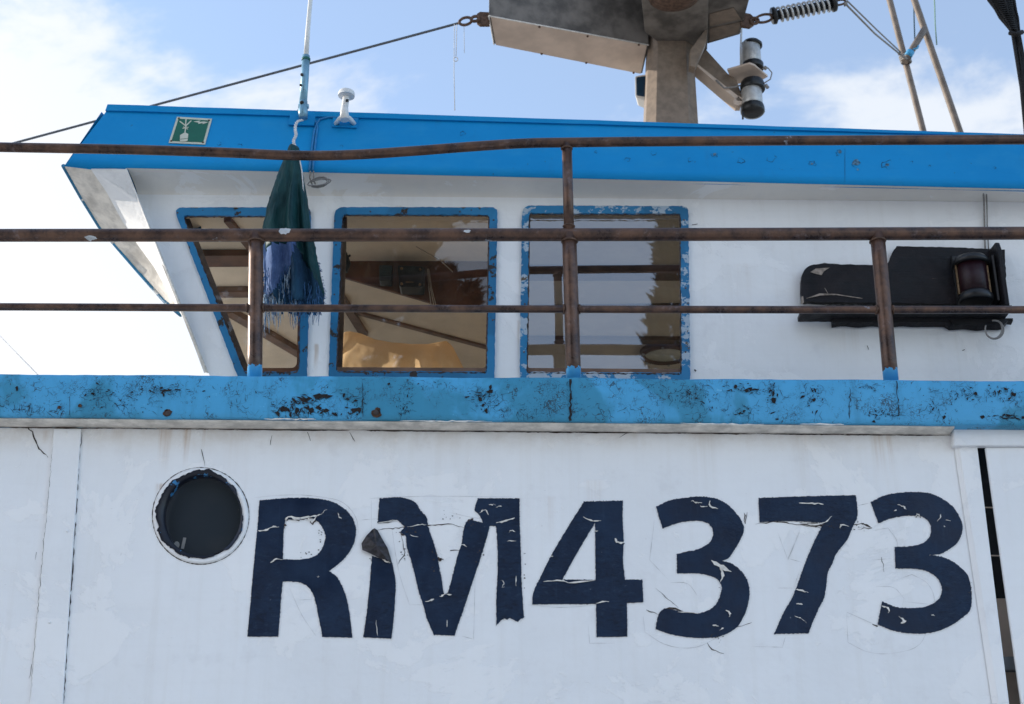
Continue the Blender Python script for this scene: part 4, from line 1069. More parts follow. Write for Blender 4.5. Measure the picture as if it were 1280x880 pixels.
mb = MB(); mb.box((a_.x, SY + .1, zf0), (b_.x, SY + .55, zf0 + .35)); mb.build('seat_base', M['darkwood'], seat, bevel=.02)

# ================================================================== fittings on the fascia
# safety sign
sc_ = [(221.5, 146.5), (265.3, 149), (256.5, 181.2), (211, 179.2)]
sq = [FP(*p, .004) for p in sc_]
sign = thing('safety_sign', 'green square safety sign with white liferaft beacon symbol on the blue roof edge', 'sign', (sq[2] + sq[3]) / 2)
def SP(u, v, lift=0):   # u right, v down in 0..1
    a = sq[0].lerp(sq[1], u); b = sq[3].lerp(sq[2], u); return a.lerp(b, v) + Vector((0, -lift, -lift * .3))
mb = MB(); mb.prism([SP(0, 0), SP(1, 0), SP(1, 1), SP(0, 1)], (0, .0025, 0)); mb.build('plate', M['signwhite'], sign)
mb = MB(); mb.poly([SP(.065, .075, .0012), SP(.935, .075, .0012), SP(.935, .925, .0012), SP(.065, .925, .0012)]); mb.build('green_field', M['green'], sign)
mb = MB(); L_ = .0024
def sline(a, b, w=.0045): mb.ribbon([SP(*a, L_), SP(*b, L_)], w, FN, taper=False)
sline((.12, .17), (.36, .36)); sline((.28, .08), (.33, .36)); sline((.44, .12), (.32, .36)); sline((.33, .34), (.37, .62)); sline((.26, .44), (.42, .38), .003); sline((.27, .38), (.42, .46), .003)
mb.poly([SP(u, v, L_) for u, v in ((.36, .58), (.47, .64), (.49, .80), (.28, .84), (.25, .70))])
mb.poly([SP(u, v, L_) for u, v in ((.28, .86), (.50, .82), (.50, .90), (.42, .93), (.31, .94))])
mb.poly([SP(u, v, L_) for u, v in ((.50, .16), (.70, .10), (.67, .16), (.80, .13), (1 - .04 - .03, .15), (.78, .24), (.78, .19), (.66, .24), (.66, .19))])
mb.build('beacon_symbol', M['signwhite'], sign, normals=False)
mb = MB()
for u, v in ((.07, .07), (.93, .08), (.06, .93), (.93, .93)): mb.lathe([(.0045, 0), (.003, .002), (0, .0025)], SP(u, v, .001), (0, -1, -.3), 8)
build_each(mb, 'screw', M['rust'], sign)

AY = FYb + LEAN * .8 - .05
ant = thing('whip_antenna', 'tall white whip antenna on a pale blue tube clamped to the roof edge', 'antenna', PY(379, 150, AY))
ma = mpp(380, 100, AY)
mb = MB(); mb.tube([PY(382.5, 72, AY), PY(385, 35, AY), PY(388, 0, AY), PY(400, -160, AY)], [3.2 * ma, 2.9 * ma, 2.7 * ma, 2 * ma], 12); mb.build('rod', M['white_plastic'], ant)
mb = MB(); mb.tube([PY(378.5, 134, AY), PY(381, 100, AY), PY(382.5, 70, AY)], 4.9 * ma, 16); mb.build('tube', M['paleblue'], ant)
mb = MB(); mb.lathe([(5.6 * ma, 0), (5.6 * ma, .01), (4 * ma, .012)], PY(382.4, 76, AY), (0, 0, 1), 16); mb.build('collar', simple('green collar', (.01, .12, .1), .5), ant)
mb = MB(); mb.tube([PY(379, 148, AY), PY(379, 140, AY), PY(379, 127, AY)], [5.6 * ma, 5.9 * ma, 5.4 * ma], 14); mb.tube([PY(373, 133, AY), PY(386, 133, AY)], 3 * ma, 10)
mb.prism([FP(374, 145, .05), FP(385, 145, .05), FP(385, 149, .05), FP(374, 149, .05)], (0, .05, 0)); mb.build('swivel', M['paleblue'], ant)
mb = MB(); mb.prism([FP(363, 145, .012), FP(395, 146, .012), FP(393, 158.5, .012), FP(361, 157.5, .012)], (0, .01, 0)); mb.build('base_plate', M['fascia'], ant, bevel=.001)
mb = MB()
for (x, y, r) in ((378, 96, 2), (378, 131, 2.6), (376.5, 109, 1.6)):
    c_ = PY(x, y, AY); c_.y -= 5.2 * ma; mb.lathe([(r * ma, -.004), (r * ma, .0015), (0, .002)], c_, (0, -1, 0), 8)
build_each(mb, 'rust_hole', M['crack'], ant)

# gps mushroom
gps = thing('gps_antenna', 'white mushroom shaped satellite antenna on a three legged bracket at the roof edge', 'antenna', PY(432, 150, AY))
mg = mpp(432, 130, AY); gt = PY(433.5, 111, AY); gb = PY(431, 134, AY); ax = (gt - gb).normalized()
mb = MB(); mb.lathe([(10.4 * mg, -4.5 * mg), (10.6 * mg, -1 * mg), (9.5 * mg, 2.0 * mg), (6 * mg, 3.6 * mg), (0, 4 * mg)], PY(433.3, 116.5, AY), ax, 28); 
mb.lathe([(4.6 * mg, -6 * mg), (7 * mg, -4.7 * mg), (10.4 * mg, -4.5 * mg)], PY(433.3, 116.5, AY), ax, 28); mb.build('dome', M['white_plastic'], gps)
mb = MB(); mb.tube([PY(430.5, 138, AY), PY(432, 128, AY), PY(433, 118, AY)], [4.2 * mg, 4.2 * mg, 4.6 * mg], 16); mb.build('stem', M['white_plastic'], gps)
mb = MB(); mb.tube([PY(431, 150, AY), PY(430.5, 140, AY), PY(430.8, 133, AY)], [6.0 * mg, 5.2 * mg, 4.4 * mg], 14)
for (x, y) in ((420, 156), (443, 156), (433, 144)):
    a_ = PY(431, 146, AY); b_ = FP(x, y, .008); mb.tube([a_, a_.lerp(b_, .5) + Vector((0, -.006, .004)), b_], [4.2 * mg, 3.4 * mg, 3.0 * mg], 8)
mb.build('tripod_foot', M['white_plastic'], gps)
mb = MB(); mb.prism([FP(417, 144, .008), FP(449, 145, .008), FP(446, 161, .008), FP(415, 159.5, .008)], (0, .007, 0)); mb.build('base_plate', M['fascia'], gps, bevel=.001)
mb = MB(); c_ = PY(434.5, 128, AY); c_.y -= 4.5 * mg; mb.quad(*[c_ + Vector(v) for v in ((-.006, 0, .007), (.006, 0.0015, .007), (.006, .0015, -.006), (-.006, 0, -.006))]); mb.build('dark_label', M['black_plastic'], gps)

# cables
mb = MB(); mb.tube([FP(x, y, .006) for x, y in ((447, 150), (430, 149), (412, 147), (400, 150), (396, 156), (393, 165), (391, 180), (388.5, 200), (387, 214))], .0042, 8)
mb.tube([FP(x, y, .006) for x, y in ((386, 144), (392, 148), (395.5, 155), (397, 160), (395, 175), (393, 195), (391, 214))], .0042, 8)
one(mb, 'roof_cable', M['bluecable'], 'pair of blue painted cables running down the roof edge', 'cable')
mb = MB(); CYY = FYb + .02
for k, (rx, ry) in enumerate(((14, 5), (12, 6.5), (10, 4), (15, 3.5))):
    pts = []
    for i in range(13):
        a = math.pi + 2 * math.pi * i / 12 * .85 + k * .3; pts.append(PY(399 + rx * math.cos(a), 228 + ry * math.sin(a) - (rx * math.cos(a)) * .15, CYY - .01 - .004 * k))
    mb.tube(pts, .0024, 6)
mb.tube([PY(388, 214, FYb - .006), PY(387, 222, CYY), PY(390, 230, CYY - .01)], .003, 6); mb.tube([PY(392, 214, FYb - .006), PY(392, 224, CYY), PY(394, 230, CYY - .01)], .003, 6)
one(mb, 'cable_coil', M['greyrope'], 'small tangled grey cable coil under the roof edge', 'cable')

# wall cable at the right above the navigation light
mb = MB(); mb.tube([PY(1229, 238, WY - .10), PY(1230, 252, WY - .03), PY(1230.5, 270, WY - .012), PY(1231, 300, WY - .012), PY(1232, 318, WY - .012)], .0035, 8)
mb.tube([PY(1233, 238, WY - .10), PY(1233.5, 252, WY - .03), PY(1234, 280, WY - .012), PY(1236, 316, WY - .012)], .0025, 8)
one(mb, 'wall_cable', M['greyrope'], 'grey cable dropping down the white wall to the navigation light', 'cable')

# ================================================================== folded tarpaulin hanging by a rope
TY = .30
edges = [(183, 361, 372), (188, 359, 375), (193, 360, 372.5), (198, 356, 374), (206, 352, 376), (220, 347, 379), (240, 340, 382.5), (262, 333.5, 385.5), (285, 328.5, 388), (305, 329, 392.5), (330, 330, 397.5), (350, 331, 402), (366, 331, 405), (380, 333, 404), (392, 337, 400)]
tarp = thing('hanging_tarpaulin', 'dark green tarpaulin tied in a cone with frayed blue cloth at its hem', 'tarpaulin', PY(366, 392, TY))
mb = MB(); NJ = 72; rings = []; info = []
def edge_at(y):
    for a, b in zip(edges, edges[1:]):
        if a[0] <= y <= b[0]: t = (y - a[0]) / (b[0] - a[0]); return a[1] + (b[1] - a[1]) * t, a[2] + (b[2] - a[2]) * t
    return edges[-1][1:]
ys = [183 + 3.0 * i for i in range(70)]
mt = mpp(366, 300, TY)
for y in ys:
    if y > 392: break
    l, r_ = edge_at(y); c_ = (l + r_) / 2; h = (r_ - l) / 2; row = []
    dep = min(h, 5 + h * .5)
    for j in range(NJ):
        a = 2 * math.pi * j / NJ
        fold = 1 + (.75 * min(1, (y - 190) / 80) if y > 190 else 0) * (1.1 * (.5 - abs(math.sin(a * 4 + .006 * y + .5))) + .25 * math.sin(a * 11 + y * .01) + .6 * mnoise.noise(Vector((math.cos(a) * 2.2, math.sin(a) * 2.2, y * .006)))) * (abs(math.sin(a)) ** .5)
        x = c_ + h * math.cos(a) * (1 + (.06 * mnoise.noise(Vector((y * .05, math.cos(a) * 2, 7))) + .03 * mnoise.noise(Vector((y * .3, math.cos(a) * 3, 2)))) * (y > 215)); p = PY(x, y, TY); p.y = TY + dep * mt * math.sin(a) * fold + .014 * (abs(mnoise.noise(Vector((x * .10 + y * .03, y * .035 - x * .02, 3)))) - .2) + .007 * abs(mnoise.noise(Vector((x * .2, y * .09, 8))))
        row.append(p)
    rings.append(row)
def split_y(x): # hem of the green sheet at pixel x
    if x < 334: return 300
    if x < 376: return 316 - 8 * math.sin((x - 334) / 42 * math.pi)
    return 318 + (x - 376) * 1.8
def fsplit(y0): return 0
g_ = MB(); b_ = MB(); d_m = MB()
def addface(mbx, q, key):
    k = len(mbx.v); mbx.v += q; mbx.face((k, k + 1, k + 2, k + 3), 0, True)
for i in range(len(rings) - 1):
    y = ys[i]; l, r_ = edge_at(y)
    for j in range(NJ):
        q = [rings[i][j], rings[i][(j + 1) % NJ], rings[i + 1][(j + 1) % NJ], rings[i + 1][j]]
        a = 2 * math.pi * (j + .5) / NJ; x = (l + r_) / 2 + (r_ - l) / 2 * math.cos(a); front = math.sin(a) < .1
        lim = split_y(x) + 4 * mnoise.noise(Vector((x * .3, 0, 0)))
        if y < lim or not front and y < 330: addface(g_, q, 0)
        elif front and x < 372 and y < 372 - max(0, (x - 345)) * 1.7 + 3 * mnoise.noise(Vector((x * .5, 2, 0))): addface(b_, q, 0)
        elif y < (362 if x < 345 else 382) + 9 * mnoise.noise(Vector((x * .35, 9, 0))): addface(d_m, q, 0)
g_.build('green_sheet', M['tarp'], tarp, solid=.0025); b_.build('blue_cloth', M['denim'], tarp, solid=.002); d_m.build('dark_cloth', M['navycloth'], tarp, solid=.002)
# projecting ragged flap hem
mb = MB(); mc = MB()
for i in range(260):
    kind = R.random(); x = R.uniform(330, 400)
    if x < 362 and kind < .5: y0 = 372 - max(0, x - 345) * 1.7 - R.uniform(0, 8); ln = R.choice((R.uniform(8, 22), R.uniform(18, 55))); tgt = mb
    elif x < 372: y0 = R.uniform(330, 385); ln = R.uniform(10, 36); tgt = mb if kind < .5 else mc
    else: y0 = R.uniform(352, 388); ln = R.uniform(5, 22); tgt = mc
    Yt = TY - .03 * R.random() - .03; pts = []; xx = x
    for k in range(6): xx += R.gauss(0, .8); pts.append(PY(xx, y0 + ln * k / 5, Yt + R.gauss(0, .003)))
    tgt.tube(pts, [.0015, .0018, .0016, .0014, .0011, .0006], 4)
for i in range(90):  # side fringe
    y0 = R.uniform(325, 395); l, r_ = edge_at(min(y0, 392)); s_ = R.choice((-1, 1)); x = l if s_ < 0 else r_
    if s_ < 0 and R.random() < .5: continue
    pts = [PY(x + s_ * t * R.uniform(2, 5) - s_ * 1, y0 + R.uniform(-1, 3) * t, TY - .004) for t in (0, .5, 1)]
    mc.tube(pts, [.0014, .0012, .0006], 4)
mb.build('pale_fringe', M['fringe'], tarp); mc.build('blue_fringe', M['fringeblue'], tarp)
rp = MB(); n_ = 60
base = [(378, 150), (372, 152), (369, 162), (370, 168), (367, 176), (368, 186)]
cp = smooth_poly(base, False, 12, 80)
for s_ in (0, math.pi):
    rp.tube([PY(p.x, p.y, AY + (TY - AY) * i / len(cp)) + Vector((.0035 * math.cos(i * .9 + s_), .0035 * math.sin(i * .9 + s_), 0)) for i, p in enumerate(cp)], .0034, 6)
rp.tube([PY(368, 178, TY + .01), PY(374, 195, TY - .02), PY(377.5, 215, TY - .03), PY(380, 250, TY - .02)], .0028, 6)
rp.tube([PY(359.5 + 3, 190, TY - .03), PY(367, 191.5, TY - .045), PY(373, 189.5, TY - .03)], .005, 8)
one(rp, 'tie_rope', M['rope'], 'twisted white rope tying the green tarpaulin to the antenna foot', 'rope')

# ================================================================== navigation side light board
NY = WY - .012
nav = thing('navigation_light_board', 'black flaking side light board with dark red lantern on the white wall', 'navigation light', PY(1136, 380, NY))
out = [(1001, 380), (1000, 362), (1000.5, 350), (1004, 341), (1010, 335.5), (1019, 333), (1050, 333.5), (1085, 334.5), (1104, 335), (1110, 329), (1114, 318), (1119, 311), (1180, 312), (1254, 315), (1256, 384)]
mb = plate([jag(smooth_poly(out, True, 3, 40), .28, 4, 4)], NY, .022); mb.build('back_board', M['blackwood'], nav)
# shelf
SF = NY - .115; z_s = PY(1130, 383, SF).z
a_, b_ = PY(1004, 381.5, SF), PY(1265, 381.5, SF)
zz = a_.z
mb = MB(); segs = []; n_ = 60
for i in range(n_ + 1):
    x = a_.x + (b_.x - a_.x) * i / n_; jy = .004 * mnoise.noise(Vector((x * 30, 0, 0))); yfront = SF + (0.07 * (1 - i / 8) ** 2 if i < 8 else 0) + jy
    jb = .003 * mnoise.noise(Vector((x * 25, 4, 0)))
    segs.append([(x, yfront, zz), (x, yfront, zz - .014 + jb), (x, NY - .001, zz - .018 + jb), (x, NY - .001, zz)])
mb.loft(segs, sm=False); mb.build('shelf', M['blackwood'], nav, normals=True)
mb = MB()   # lower ragged cleat under the shelf, against the wall
segs = []
for i in range(41):
    x = PY(1038, 395, NY).x + (PY(1262, 395, NY).x - PY(1038, 395, NY).x) * i / 40; j = .006 * mnoise.noise(Vector((x * 18, 1, 7))); hgt = .022 + j + (.012 if 6 < i < 39 and i > 25 else 0)
    if i > 38: hgt *= .6
    segs.append([(x, NY - .03, zz - .016), (x, NY - .028, zz - .016 - hgt * .7), (x, NY - .001, zz - .018 - hgt), (x, NY - .001, zz - .016)])
mb.loft(segs, sm=False); mb.build('cleat', M['blackwood'], nav)
# end fin
mb = MB(); fx = PY(1257, 385, SF).x
mb.prism([(fx, SF, zz), (fx, NY, zz), (fx, NY, PY(1256, 316, NY).z), (fx, SF + .05, PY(1262, 308, SF + .05).z), (fx, SF + .015, PY(1266, 303, SF + .015).z), (fx, SF, PY(1268, 312, SF).z)], (.018, 0, 0)); mb.build('end_fin', M['blackwood'], nav, bevel=.004)
lx, ly = 1220, NY - .065
ml = mpp(1220, 345, ly); lb = PY(1220, 379, ly)
top_h = (PY(1220, 322, ly).z - lb.z)
h1 = PY(1220, 367, ly).z - lb.z; h2 = PY(1220, 332, ly).z - lb.z
mb = MB(); mb.lathe([(19 * ml, -.0), (21.5 * ml, .004), (21.5 * ml, h1 * .6), (18 * ml, h1), (17 * ml, h1 + .002), (0, h1 + .002)], lb, seg=32); mb.build('lantern_base', M['black_plastic'], nav)
mb = MB(); mb.lathe([(18 * ml, h1), (18 * ml, h2)], lb, seg=40); mb.build('red_lens', M['lens'], nav)
mb = MB(); mb.lathe([(18 * ml, h2 - .001), (22.5 * ml, h2), (22.5 * ml, h2 + .014), (19 * ml, top_h - .004), (10 * ml, top_h + .006), (0, top_h + .008)], lb, seg=32); mb.build('lantern_cap', M['black_plastic'], nav)
mb = MB()
for s_ in (-1, 1):
    c_ = lb + Vector((s_ * 19.6 * ml, -.002, 0)); mb.box((c_.x - .003, c_.y - .004, c_.z + h1 - .004), (c_.x + .003, c_.y + .004, c_.z + h2 + .004))
build_each(mb, 'brass_strip', M['copper'], nav)
mb = MB(); bx0 = lb.x + 24 * ml; mb.box((bx0, NY - .09, lb.z), (bx0 + .012, NY - .02, lb.z + top_h)); mb.box((lb.x - .06, NY - .040, lb.z), (lb.x + .08, NY - .022, lb.z + top_h + .02)); build_each(mb, 'lantern_housing', M['black_plastic'], nav, bevel=.003)
mb = MB()
mb.prism([PY(x, y, SF + .08) for x, y in ((1186, 398), (1190, 397), (1195, 405), (1194.5, 411), (1191, 404))], (0, .004, 0)); mb.build('splinter', M['blackwood'], nav)
mb = MB(); mb.poly([PY(x, y, NY - .0245) for x, y in ((1013, 340), (1020, 335.5), (1037, 334.5), (1030, 339), (1027, 344), (1019, 342))]); mb.poly([PY(x, y, NY - .0245) for x, y in ((1001.5, 371), (1004, 370), (1005, 378), (1001.5, 381))])
mb.ribbon([PY(x, y, NY - .025) for x, y in ((1008, 373), (1025, 368), (1045, 368), (1078, 373))], .006, jit=.8); mb.ribbon([PY(1031, 360, NY - .03), PY(1035, 367, NY - .03)], .003)
build_each(mb, 'bare_wood', simple('bare greyed wood', (.30, .25, .21), .9, var=.4, scale=60), nav)
mb = MB()
pts = [PY(1243 + 11.5 * math.cos(a), 412 + 11.5 * math.sin(a), NY - .05) for a in [(-2.6 + 4.4 * k / 20) * -1 + 0 for k in range(21)]]
mb.tube(pts, .0036, 8); pts = [PY(1242 + 10.5 * math.cos(a), 411 + 12 * math.sin(a), NY - .056) for a in [math.radians(200) - 4.2 * k / 20 for k in range(21)]]
mb.tube(pts, .003, 8)
one(mb, 'cable_loop', M['greyrope'], 'loop of grey cable hanging under the right end of the black light board', 'cable')

# ================================================================== mast and the gear on it
MY = 2.15
zroof = ftl.z - .1
mm = mpp(837, 90, MY)
cT = PY(836, 14, MY); cB = PY(837.5, 150, MY)
mast = thing('mast', 'grey brown tapered eight sided mast with a boxed cross arm', 'mast', Vector((cB.x, MY, zroof)))
def octo(c, half, ch):   # half width of square, chamfer
    h = half; k = ch; return [c + Vector(v) for v in ((-h + k, -h, 0), (h - k, -h, 0), (h, -h + k, 0), (h, h - k, 0), (h - k, h, 0), (-h + k, h, 0), (-h, h - k, 0), (-h, -h + k, 0))]
cB2 = cB + (cB - cT) * ((zroof - cB.z) / (cB.z - cT.z))
hB, hT = 31.5 * mm, 25.8 * mm
hB2 = hT + (hB - hT) * ((cT.z - zroof) / (cT.z - cB.z))
mb = MB(); mb.loft([octo(cB2, hB2, hB2 * .36), octo(cT, hT, hT * .40)], sm=False); mb.build('column', M['mast'], mast, bevel=.003)
# left arm: box seen from below
ZB = PY(806, 55, MY - .12).z
n1, n2 = PZ(611, 19.5, ZB), PZ(811, 56, ZB); f1, f2 = PZ(617.5, 55, ZB), PZ(803, 92, ZB)
up = .75
mb = MB(); mb.loft([[n1, n2, f2, f1], [p + Vector((0, 0, up)) for p in (n1, n2, f2, f1)]], sm=False); mb.build('cross_arm', M['mastdark'], mast, bevel=.004)
mb = MB(); c_ = (n1 + n2 + f1 + f2) / 4
pan = [c_ + (p - c_) * .975 + Vector((0, 0, -.006)) for p in (n1, n2, f2, f1)]; mb.prism(pan, (0, 0, .005)); mb.build('underside_panel', M['boxunder'], mast)
mb = MB()
for a, b in ((n1, n2), (n1, f1)): mb.tube([a + Vector((0, 0, -.002)), b + Vector((0, 0, -.002))], .004, 6)
build_each(mb, 'weld_edge', M['flake'], mast)
mb = MB()
for t in (.3, .62, .95):
    for a, b, o_ in ((n1, n2, .04), (f1, f2, .96)):
        q = a.lerp(b, t); mb.lathe([(.006, 0), (.006, -.012), (0, -.013)], q + (c_ - q).normalized() * .012, (0, 0, 1), 8)
build_each(mb, 'bolt', M['rust'], mast)
# middle block behind the column head and right arm
r1, r2, r3, r4 = PZ(800, 60, ZB), PZ(884, 55, ZB), PZ(880, 28, ZB), PZ(811, 20, ZB)
mb = MB(); hub = [PZ(812, 50, ZB + .05), PZ(862, 50, ZB + .05), PZ(866, 83, ZB + .05), PZ(884, 35, ZB + .05)]
mb.prism([PZ(x, y, ZB + .02) for x, y in ((806, 40), (862, 84), (884, 62), (886, -20), (800, -20))], (0, 0, .7)); mb.build('mast_head', M['mastdark'], mast, bevel=.004)
mb = MB(); RA = [PZ(x, y, ZB + .06) for x, y in ((884, 55), (925, 43), (938, -6), (884, -10))]
mb.prism(RA, (0, 0, .55)); mb.build('side_arm', M['mastdark'], mast, bevel=.004)
mb = MB(); RB = [PZ(x, y, ZB + .055) for x, y in ((887, 52), (922, 41), (926, 28), (887, 36))]; mb.prism(RB, (0, 0, .004)); RB = [PZ(x, y, ZB + .055) for x, y in ((887, 33), (926, 24), (917, 10), (887, 18))]; mb.prism(RB, (0, 0, .004)); build_each(mb, 'arm_panel', M['mast'], mast)
mb = MB(); mb.prism([PY(x, y, MY - .22) for x, y in ((863, 62), (885, 32), (883, 52), (869, 84), (862, 82))], (0, .06, 0)); mb.build('gusset', M['mast'], mast, bevel=.003)
mb = MB(); cc_ = PZ(843, 2, ZB - .02)
mb.lathe([(.14, .09), (.13, .03), (.07, .0), (0, -.005)], cc_ + Vector((0, 0, .0)), (0, 0, 1), 24); mb.build('cable_gland', M['rust'], mast)
# lugs
mb = MB(); ly_ = n1.y + .03
mb.prism([PY(x, y, ly_) for x, y in ((596, 17), (600, 14.5), (612, 15), (612, 31), (600, 31), (596, 28))], (0, .02, 0)); 
mb.prism([PY(x, y, ly_ + .1) for x, y in ((926, 15), (938, 17), (943.5, 22), (943, 30), (937, 34), (926, 32))], (0, .02, 0)); build_each(mb, 'lug', M['rust'], mast, bevel=.002)

# forestay wire with shackle
FS = PY(590, 26, ly_)
mb = MB(); a_ = PY(575, 28.5, ly_ + .01); far = PY(-160, 226, 2.7); far = a_ + (far - a_) * max(1.0, (a_.z - 3.3) / (a_.z - far.z))
mb.tube([a_, a_.lerp(far, .5) + Vector((0, 0, -.012)), far], .0065, 8); 
one(mb, 'forestay', M['wire'], 'thin grey stay wire sloping down to the left behind the blue roof', 'stay wire')
sh = MB()
def link(cx, cy, rx, ry, Y, r, tilt=0, n=18):
    pts = []
    for k in range(n + 1):
        a = 2 * math.pi * k / n; x = rx * math.cos(a); y = ry * math.sin(a); pts.append(PY(cx + x * math.cos(tilt) - y * math.sin(tilt), cy + x * math.sin(tilt) + y * math.cos(tilt), Y))
    sh.tube(pts, r, 6, caps=False)
link(582, 26.5, 8, 4.5, ly_, .008, -.25); link(594, 23.5, 5, 3, ly_ - .01, .009, -.2)
one(sh, 'shackle', M['rust'], 'rusty shackle joining the stay wire to the left end of the cross arm', 'shackle', origin=FS)
# two small hanging lines
mb = MB(); hy = ly_
mb.tube([PY(568, 30, hy), PY(567.5, 90, hy), PY(568.5, 138, hy)], .0022, 5); mb.tube([PY(571, 30, hy), PY(570, 70, hy)], .0022, 5); mb.tube([PY(580, 32, hy), PY(580.5, 66, hy)], .0016, 5)
mb.tube([PY(569.7 + 2.6 * math.cos(a), 74 + 2.6 * math.sin(a), hy) for a in [k * math.pi / 6 for k in range(13)]], .0026, 5)
one(mb, 'hanging_line', M['rope'], 'thin white lines with a tiny ring hanging below the stay wire', 'line')

# spring tensioner
SY2 = ly_ + .1
sp = thing('spring_tensioner', 'black and silver coil spring tensioner shackled to the right side of the mast head', 'spring', PY(1003, 12, SY2))
s0, s1 = PY(966, 20, SY2), PY(1043, 4, SY2); ax = (s1 - s0).normalized(); ms = mpp(1000, 10, SY2); u_ = ax.orthogonal().normalized(); w_ = ax.cross(u_)
L = (s1 - s0).length
mb = MB(); mb.lathe([(6 * ms, 0), (6 * ms, L)], s0, ax, 16); mb.build('core', M['black_plastic'], sp)
mb = MB(); pts = []; nt = 10
for k in range(nt * 16 + 1): a = 2 * math.pi * k / 16; q = s0 + ax * (L * (.08 + .84 * k / (nt * 16))); pts.append(q + (u_ * math.cos(a) + w_ * math.sin(a)) * 8.8 * ms)
mb.tube(pts, 1.45 * ms, 8); mb.build('coil', M['alu'], sp)
mb = MB(); mb.lathe([(0, -.004), (10.5 * ms, -.003), (11 * ms, .012), (8 * ms, .02), (8, .02)][:4], s0, ax, 20); mb.lathe([(8 * ms, -.02), (11 * ms, -.012), (10.5 * ms, .003), (0, .004)], s1, ax, 20); build_each(mb, 'end_cap', M['black_plastic'], sp)
sh = MB(); link(955, 23, 11, 4.8, SY2, .0075, -.2); link(943, 26, 5, 3.5, SY2, .009, 0); link(1050, 3, 7, 3, SY2, .006, -.2)
build_each(sh, 'eye', M['rust'], sp)
# poles with crossbar
PYY = 3.2; mp = mpp(1160, 80, PYY)
fr = thing('pole_frame', 'pair of leaning tan poles joined by a short taped crossbar behind the roof', 'pole frame', Vector((PY(1178, 165, PYY).x, PYY, zroof)))
def longpole(a, b, w, Y):
    p, q = PY(*a, Y), PY(*b, Y); d = (q - p); e = q + d * ((zroof - q.z) / d.z); s_ = p - d * .6
    mb = MB(); mb.tube([s_, p, q, e], w * mp / 2, 14); mb.build('pole', M['pole'], fr)
longpole((1112, 0), (1153, 160), 8, PYY); longpole((1143, 0), (1199, 163), 8.6, PYY)
mb = MB(); mb.tube([PY(1131, 77, PYY - .06), PY(1156, 36, PYY - .04)], 4.3 * mp, 14); mb.build('crossbar', M['pole'], fr)
mb = MB(); mb.tube([PY(1134.5, 71, PYY - .06), PY(1138.5, 64.5, PYY - .06)], 5.0 * mp, 14); mb.tube([PY(1141, 62, PYY - .07), PY(1147, 60, PYY - .07), PY(1148, 57, PYY - .07)], .006, 6); build_each(mb, 'blue_tape', M['cap'], fr)
mb = MB()
for k in range(4): 
    c_ = PY(1130.5 + k * .8, 73 + 2.2 * k - 2, PYY - .03); mb.tube([c_ + Vector((5.8 * mp * math.cos(a), 5.8 * mp * math.sin(a), .002 * math.sin(a))) for a in [i * math.pi / 6 for i in range(13)]], .007, 5)
build_each(mb, 'lashing', M['greyrope'], fr)
mb = MB(); e_ = PY(1057, 5, SY2); g1 = PY(1124, 67, PYY - .1)
mb.tube([e_, e_.lerp(g1, .5) + Vector((0, 0, -.02)), g1], .0055, 6); mb.tube([e_ + Vector((.01, 0, .02)), e_.lerp(g1, .5) + Vector((.012, 0, .008)), g1 + Vector((.01, 0, .01))], .0045, 6)
mb.tube([g1, PY(1134, 74, PYY - .08)], .009, 6); mb.lathe([(.0, -.012), (.014, 0), (0, .012)], g1, (1, 0, -.6), 8); mb.lathe([(.0, -.014), (.017, 0), (0, .014)], e_, (1, 0, -.6), 8)
one(mb, 'stay_rope', M['greyrope'], 'double grey rope from the spring tensioner to the leaning poles', 'rope')
mb = MB(); mb.tube([PY(1142, -20, PYY + .1), PY(1142.5, 20, PYY + .1), PY(1143.5, 50, PYY + .1)], .0045, 5)
one(mb, 'blue_cord', simple('dark blue cord', (.03, .08, .12), .8), 'thin dark blue cord hanging beside the right leaning pole', 'cord')
mb = MB(); mb.tube([PY(1167, -20, PYY), PY(1168.5, 10, PYY), PY(1169, 30, PYY), PY(1171, 56, PYY)], .004, 5)
one(mb, 'green_twine', simple('pale green twine', (.22, .36, .27), .9), 'frayed pale green twine hanging right of the leaning poles', 'twine')

# twin signal lantern on its bracket
LY = MY - .05
lan = thing('signal_lantern', 'pair of grey ribbed signal lanterns stacked on a bracket right of the mast', 'lantern', PY(941, 150, LY))
mn = mpp(941, 100, LY)
def cyl(px, y0, y1, r, mat, name, r2=None, dome=False):
    a, b = PY(px, y1, LY), PY(px - 1.0 * 0, y0, LY); ax = Vector((0, 0, 1)); h = (b - a).length
    mb = MB(); r2 = r2 or r
    prof = [(r * .96 * mn, 0), (r * mn, .004), (r * mn, h * .5), (r2 * mn, h - .004), (r2 * .96 * mn, h)]
    if dome: prof = [(r * .45 * mn, -.017), (r * .8 * mn, -.010)] + prof
    mb.lathe(prof, a, ax, 28); return mb.build(name, mat, lan)
cyl(939.5, 56, 84, 12.6, M['alu'], 'lamp_glass'); cyl(939.5, 53, 59, 13.6, M['black_plastic'], 'lamp_cap', 11)
cyl(941, 111, 136, 12.8, M['alu'], 'lamp_glass'); cyl(941, 132, 141, 15, M['black_plastic'], 'lamp_foot', 14.2, True)
cyl(941, 102, 113, 15.5, M['black_plastic'], 'lamp_collar', 14); cyl(941, 80, 87, 13.8, M['black_plastic'], 'lamp_collar')
mb = MB(); zpl = PY(930, 92, LY).z
mb.prism([PZ(x, y, zpl) for x, y in ((909, 88), (937, 80), (943, 82), (960, 96), (955, 99), (918, 106), (914, 100))], (0, 0, .012)); mb.build('shelf_plate', M['boxunder'], lan, bevel=.002)
mb = MB(); 
a_, b_ = PY(873, 66, LY - .02), PY(925, 120, LY - .02)
